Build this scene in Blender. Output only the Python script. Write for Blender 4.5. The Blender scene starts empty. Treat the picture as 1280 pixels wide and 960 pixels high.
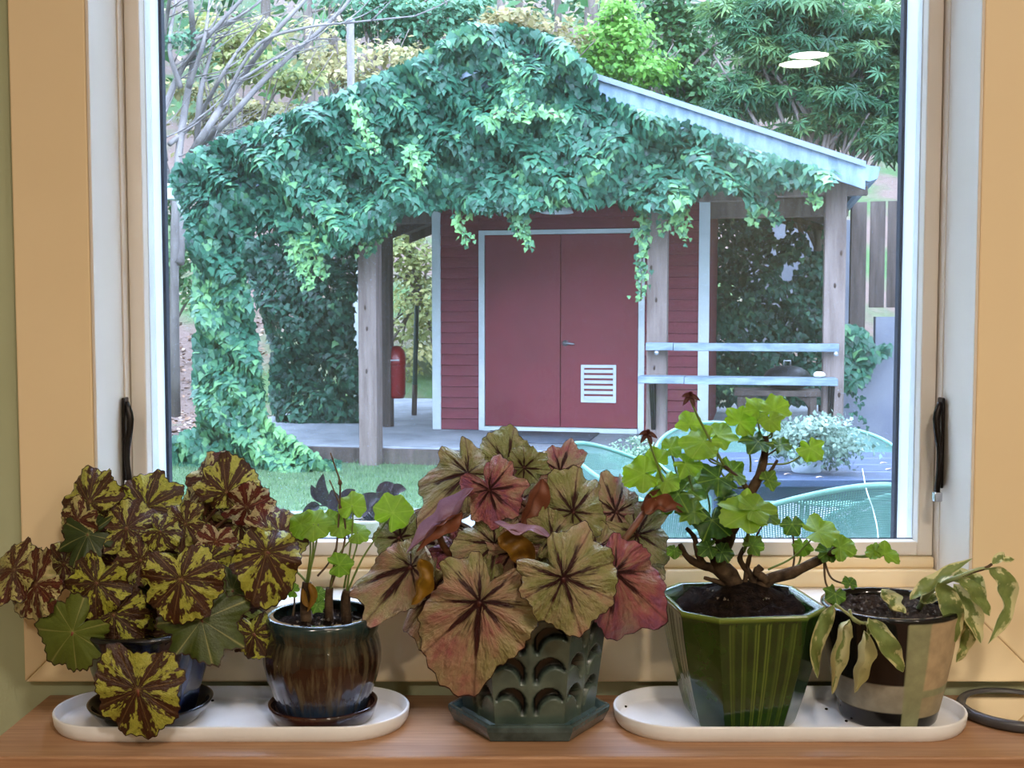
import bpy, bmesh, math, random
import numpy as np
from mathutils import Vector, Matrix

# ------------------------------------------------------------------ camera, sky, exposure
scene = bpy.context.scene
COL = scene.collection
FPX = 1430.0                                   # focal length in pixels of the 1280 x 960 frame
PITCH = math.atan(85.0 / FPX)
CAM = Vector((0.0, 0.0, 1.35))
camd = bpy.data.cameras.new('camera')
camd.sensor_width = 36.0
camd.lens = 36.0 * FPX / 1280.0
camd.clip_start = 0.05
camd.clip_end = 300
camo = bpy.data.objects.new('camera', camd)
COL.objects.link(camo)
camo.location = CAM
camo.rotation_euler = (math.pi / 2 - PITCH, 0, 0)
scene.camera = camo

world = bpy.data.worlds.new('overcast_sky')
scene.world = world
world.use_nodes = True
wnt = world.node_tree
wbg = wnt.nodes['Background']
wbg.inputs['Color'].default_value = (0.60, 0.70, 1.0, 1)
wbg.inputs['Strength'].default_value = 12.6
LAMP_POWER = 232.0                             # emission strength of the warm ceiling downlights

scene.view_settings.view_transform = 'Standard'
scene.view_settings.look = 'None'
scene.view_settings.gamma = 1.0
scene.view_settings.use_curve_mapping = False
scene.view_settings.exposure = 0.28

# ------------------------------------------------------------------ helpers
random.seed(7)
RNG = np.random.default_rng(7)
ORG = {}
PC, PS = math.cos(PITCH), math.sin(PITCH)

def ray(px, py):
    a, b = (px - 640.0) / FPX, (480.0 - py) / FPX
    return Vector((a, PC + b * PS, -PS + b * PC))

def at(px, py, Y):
    d = ray(px, py)
    return CAM + d * (Y / d.y)

def at_z(px, py, z):
    d = ray(px, py)
    return CAM + d * ((z - CAM.z) / d.z)

def pxm(Y):
    return Y / FPX * 1.01

def srgb(r, g, b):
    f = lambda c: (c / 255 / 12.92) if c / 255 <= 0.04045 else ((c / 255 + 0.055) / 1.055) ** 2.4
    return (f(r), f(g), f(b), 1.0)

def thing(name, label, cat, loc=(0, 0, 0), group=None, kind=None):
    o = bpy.data.objects.new(name, None)
    o.empty_display_size = 0.05
    COL.objects.link(o)
    o.location = loc
    ORG[o.name] = Vector(loc)
    tag(o, label, cat, group, kind)
    return o

def tag(o, label=None, cat=None, group=None, kind=None):
    if label: o['label'] = label
    if cat: o['category'] = cat
    if group: o['group'] = group
    if kind: o['kind'] = kind
    return o

def obj(name, geo, mat, parent=None, smooth=True, attrs=None, uv=None, tint=None):
    """geo = (verts, faces) in world space; linked as ONE mesh object"""
    v, f = geo
    v = np.asarray(v, dtype=np.float64).reshape(-1, 3)
    org = ORG[parent.name] if parent is not None else Vector((0, 0, 0))
    me = bpy.data.meshes.new(name)
    if parent is None:
        org = Vector(((v[:, 0].min() + v[:, 0].max()) / 2, (v[:, 1].min() + v[:, 1].max()) / 2, v[:, 2].min()))
    v = v - np.array(org)
    if isinstance(f, np.ndarray):
        n, k = f.shape
        me.vertices.add(len(v)); me.vertices.foreach_set('co', v.ravel())
        me.loops.add(n * k); me.loops.foreach_set('vertex_index', f.ravel().astype(np.int32))
        me.polygons.add(n); me.polygons.foreach_set('loop_start', np.arange(0, n * k, k, dtype=np.int32))
        me.update(calc_edges=True)
    else:
        me.from_pydata(v.tolist(), [], f)
        me.update()
    if smooth:
        me.polygons.foreach_set('use_smooth', np.ones(len(me.polygons), dtype=bool))
    if attrs:
        for an, av in attrs.items():
            av = np.asarray(av, dtype=np.float32)
            if av.ndim == 2:
                at_ = me.attributes.new(an, 'FLOAT_COLOR', 'POINT'); at_.data.foreach_set('color', av.ravel())
            else:
                at_ = me.attributes.new(an, 'FLOAT', 'POINT'); at_.data.foreach_set('value', av)
    if uv is not None:
        uv = np.asarray(uv, dtype=np.float32)
        ul = me.uv_layers.new(name='UVMap')
        li = np.empty(len(me.loops), dtype=np.int32); me.loops.foreach_get('vertex_index', li)
        ul.data.foreach_set('uv', uv[li].ravel())
    o = bpy.data.objects.new(name, me)
    COL.objects.link(o)
    if mat is not None: me.materials.append(mat)
    ORG[o.name] = Vector(org)
    if parent is None: o.location = org
    else: o.parent = parent
    if tint is not None: o['tint'] = float(tint)
    return o

def clone(o, parent, loc, rot=None):
    c = o.copy()
    COL.objects.link(c)
    c.parent = parent
    c.location = loc
    if rot is not None: c.rotation_euler = rot
    return c

def join(*geos):
    V, F, n = [], [], 0
    for v, f in geos:
        v = [tuple(p) for p in v]
        V += v
        F += [tuple(int(i) + n for i in q) for q in f]
        n += len(v)
    return V, F

def box(x0, x1, y0, y1, z0, z1, bev=0.0, frame=None):
    """axis-aligned box, chamfered when bev > 0; frame maps local to world"""
    if bev <= 0:
        v = [(x, y, z) for z in (z0, z1) for y in (y0, y1) for x in (x0, x1)]
        f = [(0, 2, 3, 1), (4, 5, 7, 6), (0, 1, 5, 4), (2, 6, 7, 3), (0, 4, 6, 2), (1, 3, 7, 5)]
    else:
        bm = bmesh.new()
        bmesh.ops.create_cube(bm, size=1.0)
        for p in bm.verts:
            p.co = Vector(((x0 + x1) / 2 + p.co.x * (x1 - x0), (y0 + y1) / 2 + p.co.y * (y1 - y0), (z0 + z1) / 2 + p.co.z * (z1 - z0)))
        bmesh.ops.bevel(bm, geom=list(bm.edges), offset=bev, segments=2, affect='EDGES', profile=0.5)
        bm.verts.index_update()
        v = [tuple(p.co) for p in bm.verts]
        f = [tuple(p.index for p in q.verts) for q in bm.faces]
        bm.free()
    if frame is not None: v = [tuple(frame(*p)) for p in v]
    return v, f

def prism(pts, y0, y1, frame=None):
    """extrude polygon [(x,z)] along y from y0 to y1"""
    n = len(pts)
    v = [(x, y0, z) for x, z in pts] + [(x, y1, z) for x, z in pts]
    f = [tuple(range(n)), tuple(range(2 * n - 1, n - 1, -1))]
    f += [(i, i + n, (i + 1) % n + n, (i + 1) % n) for i in range(n)]
    if frame is not None: v = [tuple(frame(*p)) for p in v]
    return v, f

def smooth_path(pts, n):
    """Catmull-Rom through pts"""
    P = [Vector(p) for p in pts]
    if len(P) == 2: return [P[0].lerp(P[1], i / n) for i in range(n + 1)]
    P = [P[0] * 2 - P[1]] + P + [P[-1] * 2 - P[-2]]
    out = []
    seg = len(P) - 3
    for i in range(n + 1):
        t = i / n * seg
        k = min(int(t), seg - 1); t -= k
        a, b, c, d = P[k:k + 4]
        out.append(0.5 * ((2 * b) + (c - a) * t + (2 * a - 5 * b + 4 * c - d) * t * t + (3 * b - a - 3 * c + d) * t ** 3))
    return out

def tube(pts, radii, n=8, caps=True):
    P = [Vector(p) for p in pts]
    m = len(P)
    if not hasattr(radii, '__len__'): radii = [radii] * m
    v, f = [], []
    T0 = (P[1] - P[0]).normalized()
    ref = Vector((0, 0, 1)) if abs(T0.z) < 0.9 else Vector((1, 0, 0))
    N = T0.cross(ref).normalized()
    for i in range(m):
        T = (P[min(i + 1, m - 1)] - P[max(i - 1, 0)])
        T = T.normalized() if T.length > 1e-9 else T0
        N = (N - T * N.dot(T))
        N = N.normalized() if N.length > 1e-6 else T.orthogonal().normalized()
        Bn = T.cross(N)
        for k in range(n):
            a = 2 * math.pi * k / n
            v.append(tuple(P[i] + (N * math.cos(a) + Bn * math.sin(a)) * radii[i]))
    for i in range(m - 1):
        for k in range(n):
            f.append((i * n + k, i * n + (k + 1) % n, (i + 1) * n + (k + 1) % n, (i + 1) * n + k))
    if caps:
        f.append(tuple(range(n - 1, -1, -1)))
        f.append(tuple((m - 1) * n + k for k in range(n)))
    return v, f

def stalk(pts, r0, r1, seg=10, n=6):
    P = smooth_path(pts, seg)
    return tube(P, [r0 + (r1 - r0) * i / seg for i in range(seg + 1)], n)

def lathe(profile, n, c, rmod=None, cap=True):
    """profile [(r, z)]; c = world centre of the base"""
    v, f = [], []
    m = len(profile)
    for j, (r, z) in enumerate(profile):
        for k in range(n):
            a = 2 * math.pi * k / n
            rr = r * (rmod(a, j / (m - 1)) if rmod else 1.0)
            v.append((c[0] + rr * math.cos(a), c[1] + rr * math.sin(a), c[2] + z))
    for j in range(m - 1):
        for k in range(n):
            f.append((j * n + k, j * n + (k + 1) % n, (j + 1) * n + (k + 1) % n, (j + 1) * n + k))
    if cap:
        f.append(tuple(range(n - 1, -1, -1)))
        f.append(tuple((m - 1) * n + k for k in range(n)))
    return v, f

# ------------------------------------------------------------------ materials
def nt_new(name):
    m = bpy.data.materials.new(name)
    m.use_nodes = True
    nt = m.node_tree
    b = nt.nodes['Principled BSDF']
    return m, nt, b

def L(nt, a, b): nt.links.new(a, b)

def node(nt, t, **kw):
    n = nt.nodes.new(t)
    for k, v in kw.items():
        if k in n.inputs: n.inputs[k].default_value = v
        else: setattr(n, k, v)
    return n

def mixc(nt, fac, a, b, mode='MIX'):
    n = nt.nodes.new('ShaderNodeMix'); n.data_type = 'RGBA'; n.blend_type = mode
    for inp, val in ((n.inputs[0], fac), (n.inputs[6], a), (n.inputs[7], b)):
        if hasattr(val, 'is_output'): L(nt, val, inp)
        else: inp.default_value = val
    return n.outputs[2]

def math_(nt, op, a, b=0.0, clamp=False):
    n = nt.nodes.new('ShaderNodeMath'); n.operation = op; n.use_clamp = clamp
    for inp, val in ((n.inputs[0], a), (n.inputs[1], b)):
        if hasattr(val, 'is_output'): L(nt, val, inp)
        else: inp.default_value = val
    return n.outputs[0]

def ramp(nt, fac, stops, interp='LINEAR'):
    n = nt.nodes.new('ShaderNodeValToRGB')
    n.color_ramp.interpolation = interp
    e = n.color_ramp.elements
    while len(e) < len(stops): e.new(0.5)
    for i, (p, c) in enumerate(stops):
        e[i].position = p; e[i].color = c
    L(nt, fac, n.inputs[0])
    return n.outputs[0]

def noise(nt, scale, detail=3.0, rough=0.55, coord='Object', stretch=None, dist=0.0):
    tc = node(nt, 'ShaderNodeTexCoord')
    out = tc.outputs[coord]
    if stretch:
        mp = node(nt, 'ShaderNodeMapping'); mp.inputs['Scale'].default_value = stretch
        L(nt, out, mp.inputs['Vector']); out = mp.outputs[0]
    n = node(nt, 'ShaderNodeTexNoise', Scale=scale, Detail=detail, Roughness=rough, Distortion=dist)
    L(nt, out, n.inputs['Vector'])
    return n.outputs['Fac']

def attr(nt, name, typ='GEOMETRY', out='Fac'):
    n = node(nt, 'ShaderNodeAttribute'); n.attribute_name = name; n.attribute_type = typ
    return n.outputs[out]

def bump(nt, b, h, strength=0.3, dist=0.01):
    n = node(nt, 'ShaderNodeBump', Strength=strength, Distance=dist)
    L(nt, h, n.inputs['Height']); L(nt, n.outputs[0], b.inputs['Normal'])

def M(name, c1, c2=None, rough=0.6, scale=8, bstr=0.0, bscale=None, stretch=None, metal=0.0, coat=0.0, spec=0.5, lo=0.35, hi=0.65, detail=4, bdist=0.004):
    m, nt, b = nt_new(name)
    b.inputs['Roughness'].default_value = rough
    b.inputs['Metallic'].default_value = metal
    b.inputs['Coat Weight'].default_value = coat
    b.inputs['Coat Roughness'].default_value = 0.08
    b.inputs['Specular IOR Level'].default_value = spec
    if c2 is None: b.inputs['Base Color'].default_value = c1
    else:
        n = noise(nt, scale, detail, stretch=stretch)
        L(nt, ramp(nt, n, [(lo, c1), (hi, c2)]), b.inputs['Base Color'])
    if bstr: bump(nt, b, noise(nt, bscale or scale * 3, 4, stretch=stretch), bstr, bdist)
    return m

def add_translucent(m, amount, col_socket):
    """thin leaf: part of the light comes through"""
    nt = m.node_tree
    b = nt.nodes['Principled BSDF']
    out = nt.nodes['Material Output']
    tr = node(nt, 'ShaderNodeBsdfTranslucent')
    if hasattr(col_socket, 'is_output'): L(nt, col_socket, tr.inputs['Color'])
    else: tr.inputs['Color'].default_value = col_socket
    mx = node(nt, 'ShaderNodeMixShader'); mx.inputs[0].default_value = amount
    L(nt, b.outputs[0], mx.inputs[1]); L(nt, tr.outputs[0], mx.inputs[2]); L(nt, mx.outputs[0], out.inputs['Surface'])

def foliage_mat(name, dark, mid, light, trans=0.25, rough=0.55):
    """colour follows the leaf's own tint attribute (young shoots, bulges and crown tops lighter)"""
    m, nt, b = nt_new(name)
    c = ramp(nt, attr(nt, 'tint'), [(0.0, dark), (0.5, mid), (1.0, light)])
    L(nt, c, b.inputs['Base Color'])
    b.inputs['Roughness'].default_value = rough
    b.inputs['Specular IOR Level'].default_value = 0.35
    if trans: add_translucent(m, trans, c)
    return m

# ------------------------------------------------------------------ leaf scatter (numpy)
def lobed(n_lobes, depth, tip=1.0, n_pts=None):
    """flat lobed leaf outline, stem at origin end, tip along +x; returns verts (k,3), fan tris"""
    pts = []
    k = n_pts or n_lobes * 2
    for i in range(k):
        t = 2 * math.pi * i / k
        base = 0.5 * (1 + 0.25 * math.cos(t))
        r = base * (1 - depth * (0.5 - 0.5 * math.cos(n_lobes * t)))
        pts.append((0.35 + r * math.cos(t) * tip, r * math.sin(t), 0.0))
    V = [(0.3, 0, -0.06)] + pts
    F = [(0, 1 + i, 1 + (i + 1) % k) for i in range(k)]
    return np.array(V), np.array(F)

IVY_LEAF = (np.array([(0.25, 0, 0.05), (0.0, 0, 0), (-0.18, 0.3, -0.05), (0.15, 0.52, -0.06), (0.42, 0.3, 0.0), (1.0, 0, -0.12),
                      (0.42, -0.3, 0.0), (0.15, -0.52, -0.06), (-0.18, -0.3, -0.05)]),
            np.array([(0, 1, 8), (0, 8, 7), (0, 7, 6), (0, 6, 5), (0, 5, 4), (0, 4, 3), (0, 3, 2), (0, 2, 1)]))
PLAIN_LEAF = (np.array([(0, 0, 0), (0.45, 0.3, 0.04), (1.0, 0, -0.06), (0.45, -0.3, 0.04)]), np.array([(0, 1, 2), (0, 2, 3)]))

def star_leaf():
    V = [(0.1, 0, 0)]
    F = []
    for i, a in enumerate((-110, -70, -34, 0, 34, 70, 110)):
        r = (0.6, 0.8, 0.95, 1.0, 0.95, 0.8, 0.6)[i]
        t = math.radians(a); w = math.radians(13)
        k = len(V)
        V += [(0.45 * r * math.cos(t - w) , 0.45 * r * math.sin(t - w), 0.02), (r * math.cos(t), r * math.sin(t), -0.12), (0.45 * r * math.cos(t + w), 0.45 * r * math.sin(t + w), 0.02)]
        F += [(0, k, k + 1), (0, k + 1, k + 2)]
    return np.array(V), np.array(F)
STAR_LEAF = star_leaf()

def unit(a):
    return a / np.maximum(np.linalg.norm(a, axis=1, keepdims=True), 1e-9)

def scatter(P, N, T, size, tmpl, tint, rng=RNG):
    """leaves at P, facing N, tips along T -> (verts, tris, tint per vertex)"""
    P, N, T = np.asarray(P, float), unit(np.asarray(N, float)), np.asarray(T, float)
    T = unit(T - N * np.sum(T * N, axis=1, keepdims=True) + 1e-6)
    S = np.cross(N, T)
    V, F = tmpl
    k = len(V)
    size = np.asarray(size, float).reshape(-1, 1, 1)
    out = P[:, None, :] + size * (V[None, :, 0:1] * T[:, None, :] + V[None, :, 1:2] * S[:, None, :] + V[None, :, 2:3] * N[:, None, :])
    idx = (np.arange(len(P)) * k)[:, None, None] + F[None]
    return out.reshape(-1, 3), idx.reshape(-1, 3), np.repeat(np.asarray(tint, float), k)

def cat_geo(parts):
    V, F, A, n = [], [], [], 0
    for v, f, a in parts:
        V.append(v); F.append(f + n); A.append(a); n += len(v)
    return np.concatenate(V), np.concatenate(F), np.concatenate(A)

def in_poly(px, py, poly):
    inside = np.zeros(len(px), bool)
    n = len(poly)
    for i in range(n):
        x1, y1 = poly[i]; x2, y2 = poly[(i + 1) % n]
        c = (y1 > py) != (y2 > py)
        with np.errstate(divide='ignore', invalid='ignore'):
            c &= px < (x2 - x1) * (py - y1) / (y2 - y1 + 1e-12) + x1
        inside ^= c
    return inside

# ------------------------------------------------------------------ the room
YC, YW, YOUT = 1.33, 1.345, 1.525               # casing face, wall face, outer face of the wall
XL, XR = -0.4878, 0.5405                         # window reveal, left and right
ZB, ZT = 1.005, 2.12                           # window reveal, bottom and top
ZCOUNTER = 0.898
RX0, RX1, RY0, RZ1 = -2.3, 2.7, -3.6, 2.62

m_wall = M('sage_wall_paint', srgb(178, 184, 150), srgb(171, 177, 143), rough=0.85, scale=3, bstr=0.05, bscale=260, bdist=0.001)
m_casing = M('cream_trim_paint', srgb(238, 216, 176), srgb(233, 210, 169), rough=0.5, scale=2, bstr=0.03, bscale=120, bdist=0.001)
m_frame = M('white_window_frame', srgb(226, 218, 206), srgb(219, 210, 198), rough=0.45, scale=4)
m_vinyl = M('white_outer_frame', srgb(222, 226, 228), srgb(212, 217, 220), rough=0.5, scale=4)
m_gasket = M('navy_gasket', srgb(22, 30, 48), rough=0.6)
m_dark_metal = M('dark_bronze_metal', srgb(38, 33, 30), rough=0.35, metal=0.7)
m_chrome = M('brushed_steel', srgb(200, 200, 205), rough=0.25, metal=1.0)
m_ceiling = M('ceiling_paint', srgb(225, 220, 208), rough=0.9)
m_roomwall = M('room_wall_paint', srgb(168, 166, 138), rough=0.9)
m_floor = M('room_floor_wood', srgb(120, 82, 50), srgb(150, 106, 66), rough=0.5, scale=3, stretch=(1, 8, 1))

def glass_material():
    m = bpy.data.materials.new('window_glass'); m.use_nodes = True
    nt = m.node_tree
    nt.nodes.remove(nt.nodes['Principled BSDF'])
    out = nt.nodes['Material Output']
    lw = node(nt, 'ShaderNodeLayerWeight'); lw.inputs['Blend'].default_value = 0.5
    p5 = math_(nt, 'POWER', lw.outputs['Facing'], 5.0)
    fac = math_(nt, 'ADD', math_(nt, 'MULTIPLY', p5, 0.9), 0.022, True)
    tr = node(nt, 'ShaderNodeBsdfTransparent'); tr.inputs[0].default_value = (0.96, 0.985, 0.985, 1)
    gl = node(nt, 'ShaderNodeBsdfGlossy', Roughness=0.0)
    mx = node(nt, 'ShaderNodeMixShader')
    L(nt, fac, mx.inputs[0]); L(nt, tr.outputs[0], mx.inputs[1]); L(nt, gl.outputs[0], mx.inputs[2]); L(nt, mx.outputs[0], out.inputs['Surface'])
    return m
m_glass = glass_material()

def screen_material():
    """fine grey insect mesh: covers a twelfth of its area"""
    m = bpy.data.materials.new('insect_screen_mesh'); m.use_nodes = True
    nt = m.node_tree
    b = nt.nodes['Principled BSDF']; out = nt.nodes['Material Output']
    b.inputs['Base Color'].default_value = srgb(186, 200, 214); b.inputs['Roughness'].default_value = 0.7
    tr = node(nt, 'ShaderNodeBsdfTransparent')
    mx = node(nt, 'ShaderNodeMixShader'); mx.inputs[0].default_value = 0.085
    L(nt, tr.outputs[0], mx.inputs[1]); L(nt, b.outputs[0], mx.inputs[2]); L(nt, mx.outputs[0], out.inputs['Surface'])
    return m
m_screen = screen_material()

def struct(name, geo, mat, label, cat=None, smooth=False, parent=None):
    o = obj(name, geo, mat, parent, smooth)
    if parent is None: tag(o, label, cat or name.split('_')[0], None, 'structure')
    return o

# wall with the window opening: four boxes round the hole make one wall
struct('wall_window', join(box(RX0, XL, YW, YOUT, 0, RZ1), box(XR, RX1, YW, YOUT, 0, RZ1), box(XL, XR, YW, YOUT, 0, ZB), box(XL, XR, YW, YOUT, ZT, RZ1)),
       m_wall, 'sage green wall around the window', 'wall')
struct('wall_left', box(RX0 - 0.1, RX0, RY0, YOUT, 0, RZ1), m_roomwall, 'painted side wall left of the camera', 'wall')
struct('wall_right', box(RX1, RX1 + 0.1, RY0, YOUT, 0, RZ1), m_roomwall, 'painted side wall right of the camera', 'wall')
struct('wall_back', box(RX0, RX1, RY0 - 0.1, RY0, 0, RZ1), m_roomwall, 'painted wall behind the camera', 'wall')
struct('floor', box(RX0, RX1, RY0, YW, -0.1, 0.0), m_floor, 'wooden floor of the room', 'floor')
struct('ceiling', box(RX0 - 0.1, RX1 + 0.1, RY0 - 0.1, YOUT, RZ1, RZ1 + 0.1), m_ceiling, 'pale ceiling of the room', 'ceiling')

# unseen house wings and roof, added to block sky light from the shed
m_house = M('house_siding', srgb(150, 152, 146), srgb(138, 140, 134), rough=0.8, scale=2)
struct('wall_sky_block', join(box(-6.5, RX0 - 0.11, -6.0, YOUT, -0.1, 2.72), box(RX1 + 0.11, 6.5, -6.0, YOUT, -0.1, 2.72), box(-6.5, 6.5, -6.0, YOUT, 2.74, 3.2)), m_house, 'unseen grey house walls and flat roof added to block sky light', 'wall')

# picture-frame casing, mitred at the corners: one trim thing, each board a part
CW = 0.0885
trim = thing('trim_1', 'cream picture-frame casing boards mitred around the window', 'trim', (0.0265, YC, 0.92), kind='structure')
x0, x1, x2, x3 = XL - 0.0005 - CW, XL - 0.0005, XR + 0.0005, XR + 0.0005 + CW
z0, z1, z2, z3 = ZB - 0.0005 - CW + 0.0015, ZB - 0.0005, ZT + 0.0005, ZT + 0.0005 + CW
e = 0.0005
def casing_board(name, quad):
    o = obj(name, prism(quad, YC, YW), m_casing, trim, False)
    bv = o.modifiers.new('bevel', 'BEVEL'); bv.width = 0.0022; bv.segments = 2
    return o
casing_board('casing_board', [(x0, z0), (x1, z1), (x1, z2), (x0, z3)])
casing_board('casing_board', [(x2, z1), (x3, z0), (x3, z3), (x2, z2)])
casing_board('casing_board', [(x0 + e, z0), (x3 - e, z0), (x2 - e, z1), (x1 + e, z1)])
casing_board('casing_board', [(x1, z2), (x2, z2), (x3, z3), (x0, z3)])

win = thing('window_1', 'tall casement window with white frame above the plant shelf', 'window', (0.0265, 1.42, ZB), kind='structure')
# jamb liner (reveal) boards
t = 0.004
for q in ((XL, XL + t, ZB, ZT), (XR - t, XR, ZB, ZT), (XL + t, XR - t, ZB, ZB + t), (XL + t, XR - t, ZT - t, ZT)):
    obj('jamb_board', box(q[0], q[1], YC - 0.0015, YOUT, q[2], q[3], 0.001), m_frame, win, False)
# stops behind the reveal
YS = 1.428
SX0, SX1, SZ0, SZ1 = -0.4804, 0.5343, ZB + 0.0405, ZT - 0.012
obj('frame_stop', box(XL + t, SX0 - 0.0008, YS - 0.006, YOUT, ZB + t, ZT - t, 0.001), m_frame, win, False)
obj('frame_stop', box(SX1 + 0.0008, XR - t, YS - 0.006, YOUT, ZB + t, ZT - t, 0.0008), m_frame, win, False)
obj('frame_stop', box(SX0, SX1, YS - 0.008, YOUT, ZB + t, ZB + 0.026, 0.002), m_casing, win, False)
obj('frame_stop', box(SX0, SX1, YS + 0.004, YOUT, ZB + 0.026, ZB + 0.040, 0.002), m_casing, win, False)
# sash with stiles and rails
GX0, GX1, GZ0, GZ1 = -0.4611, 0.5149, SZ0 + 0.0185, SZ1 - 0.03
for q in ((SX0, GX0, SZ0, SZ1), (GX1, SX1, SZ0, SZ1), (GX0, GX1, SZ0, GZ0), (GX0, GX1, GZ1, SZ1)):
    obj('sash_rail', box(q[0], q[1], YS + 0.010, YS + 0.030, q[2], q[3], 0.002), m_frame, win, False)
# outer jambs, seen through the glass, in full daylight
for q in ((SX0, GX0 + 0.0005, SZ0, SZ1), (GX1 - 0.0005, SX1, SZ0, SZ1), (GX0, GX1, SZ0 - 0.01, GZ0 - 0.014), (GX0, GX1, GZ1, SZ1)):
    obj('outer_jamb', box(q[0], q[1], YS + 0.0305, YOUT - 0.001, q[2], q[3], 0.001), m_vinyl, win, False)
gk = 0.0045
for q in ((GX0 + 0.0005, GX0 + gk, GZ0 - 0.012, GZ1), (GX1 - gk, GX1 - 0.0005, GZ0 - 0.012, GZ1)):
    obj('gasket', box(q[0], q[1], YOUT - 0.010, YOUT + 0.003, q[2], q[3]), m_gasket, win, False)
obj('gasket', box(GX0, GX1, YS + 0.0285, YS + 0.030, GZ0, GZ0 + 0.0012), m_gasket, win, False)
# double glazing: the outer pane sits a quarter of a degree out of true
obj('glass_pane', box(GX0, GX1, YS + 0.031, YS + 0.034, GZ0 - 0.01, GZ1), m_glass, win, False)
po = obj('glass_pane', box(GX0 + 0.001, GX1 - 0.001, YS + 0.046, YS + 0.049, GZ0 - 0.01, GZ1), m_glass, win, False)
pc = Vector(((GX0 + GX1) / 2, YS + 0.0475, (GZ0 + GZ1) / 2)) - ORG[win.name]
po.matrix_local = Matrix.Translation(pc) @ Matrix.Rotation(0.0050, 4, 'X') @ Matrix.Rotation(-0.0058, 4, 'Z') @ Matrix.Translation(-pc)
obj('insect_screen', ([(SX0, YOUT + 0.004, SZ0), (SX1, YOUT + 0.004, SZ0), (SX1, YOUT + 0.004, SZ1), (SX0, YOUT + 0.004, SZ1)], [(0, 1, 2, 3)]), m_screen, win, False)['label'] = 'fine grey insect screen outside the glass'

def latch(side):
    x = XL + t + 0.0025 if side < 0 else XR - t - 0.0025
    s = -side
    pz0, pz1 = at(155, 600, 1.41).z, at(155, 497, 1.41).z
    p = obj('latch_plate', box(min(x, x + s * 0.004), max(x, x + s * 0.004), 1.405, 1.422, pz0 - 0.01, pz1, 0.0015), m_dark_metal, win, False)
    pts = [(x + s * 0.004, 1.412, pz1 - 0.006), (x + s * 0.010, 1.408, pz1 - 0.03), (x + s * 0.006, 1.404, pz1 - 0.07), (x + s * 0.010, 1.400, pz0 - 0.015 if side > 0 else pz0)]
    h = obj('latch_lever', tube(smooth_path(pts, 10), [0.0035, 0.004, 0.0045, 0.0045, 0.004, 0.004, 0.0038, 0.0038, 0.0036, 0.0036, 0.0036], 8), m_dark_metal, win)
    q = Vector(pts[-1])
    obj('lever_tip', box(q.x - 0.005, q.x + 0.005, q.y - 0.006, q.y + 0.004, q.z - 0.010, q.z + 0.002, 0.0015), m_chrome, h, False)
latch(-1); latch(1)

# ------------------------------------------------------------------ ceiling downlights (warm)
def lamp_material():
    m = bpy.data.materials.new('warm_lamp_diffuser'); m.use_nodes = True
    nt = m.node_tree
    nt.nodes.remove(nt.nodes['Principled BSDF'])
    em = node(nt, 'ShaderNodeEmission'); em.inputs['Color'].default_value = (1.0, 0.87, 0.72, 1); em.inputs['Strength'].default_value = LAMP_POWER
    L(nt, em.outputs[0], nt.nodes['Material Output'].inputs['Surface'])
    return m
m_lamp = lamp_material()
lampspots = [((1.44, -2.9), 'round warm ceiling downlight far back in the room'), ((0.42, -0.45), 'round warm ceiling downlight just behind the camera'),
             ((-0.75, -1.2), 'round warm ceiling downlight left of the camera'), ((1.55, -0.75), 'round warm ceiling downlight right of the camera')]
for (lx, ly), lab in lampspots:
    dl = thing('ceiling_downlight', lab, 'ceiling light', (lx, ly, RZ1), 'ceiling downlights')
    obj('trim_ring', lathe([(0.098, 0.0), (0.115, 0.0), (0.113, -0.010), (0.100, -0.012), (0.098, 0.0)], 40, (lx, ly, RZ1 - 0.0005), cap=False), m_ceiling, dl)
    obj('diffuser', lathe([(0.001, -0.006), (0.099, -0.006), (0.099, -0.003), (0.001, -0.003)], 40, (lx, ly, RZ1)), m_lamp, dl, False)

# ------------------------------------------------------------------ the shelf with the plants
def wood_material():
    m, nt, b = nt_new('oiled_wood')
    n1 = noise(nt, 3.0, 6, 0.6, stretch=(0.7, 9, 9), dist=0.6)
    n2 = noise(nt, 26.0, 4, 0.6, stretch=(0.35, 8, 8))
    c = ramp(nt, n1, [(0.25, srgb(138, 96, 66)), (0.5, srgb(170, 126, 92)), (0.75, srgb(188, 148, 112))])
    c = mixc(nt, 0.35, c, ramp(nt, n2, [(0.3, srgb(112, 74, 48)), (0.7, srgb(196, 156, 118))]))
    L(nt, c, b.inputs['Base Color'])
    b.inputs['Roughness'].default_value = 0.42
    bump(nt, b, n2, 0.08, 0.001)
    return m
m_wood = wood_material()
CX0, CX1, CY0, CY1 = -0.5535, 1.25, 1.150, YW - 0.001
table = thing('console_table', 'oiled light wood console table under the window holding the pots', 'table', (0.35, 1.25, 0))
obj('table_top', box(CX0, CX1, CY0, CY1, ZCOUNTER - 0.04, ZCOUNTER, 0.0025), m_wood, table, False)
for x in (CX0 + 0.03, CX1 - 0.08):
    for y in (CY0 + 0.01, CY1 - 0.06):
        obj('leg', box(x, x + 0.05, y, y + 0.05, 0, ZCOUNTER - 0.04, 0.003), m_wood, table, False)

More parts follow.
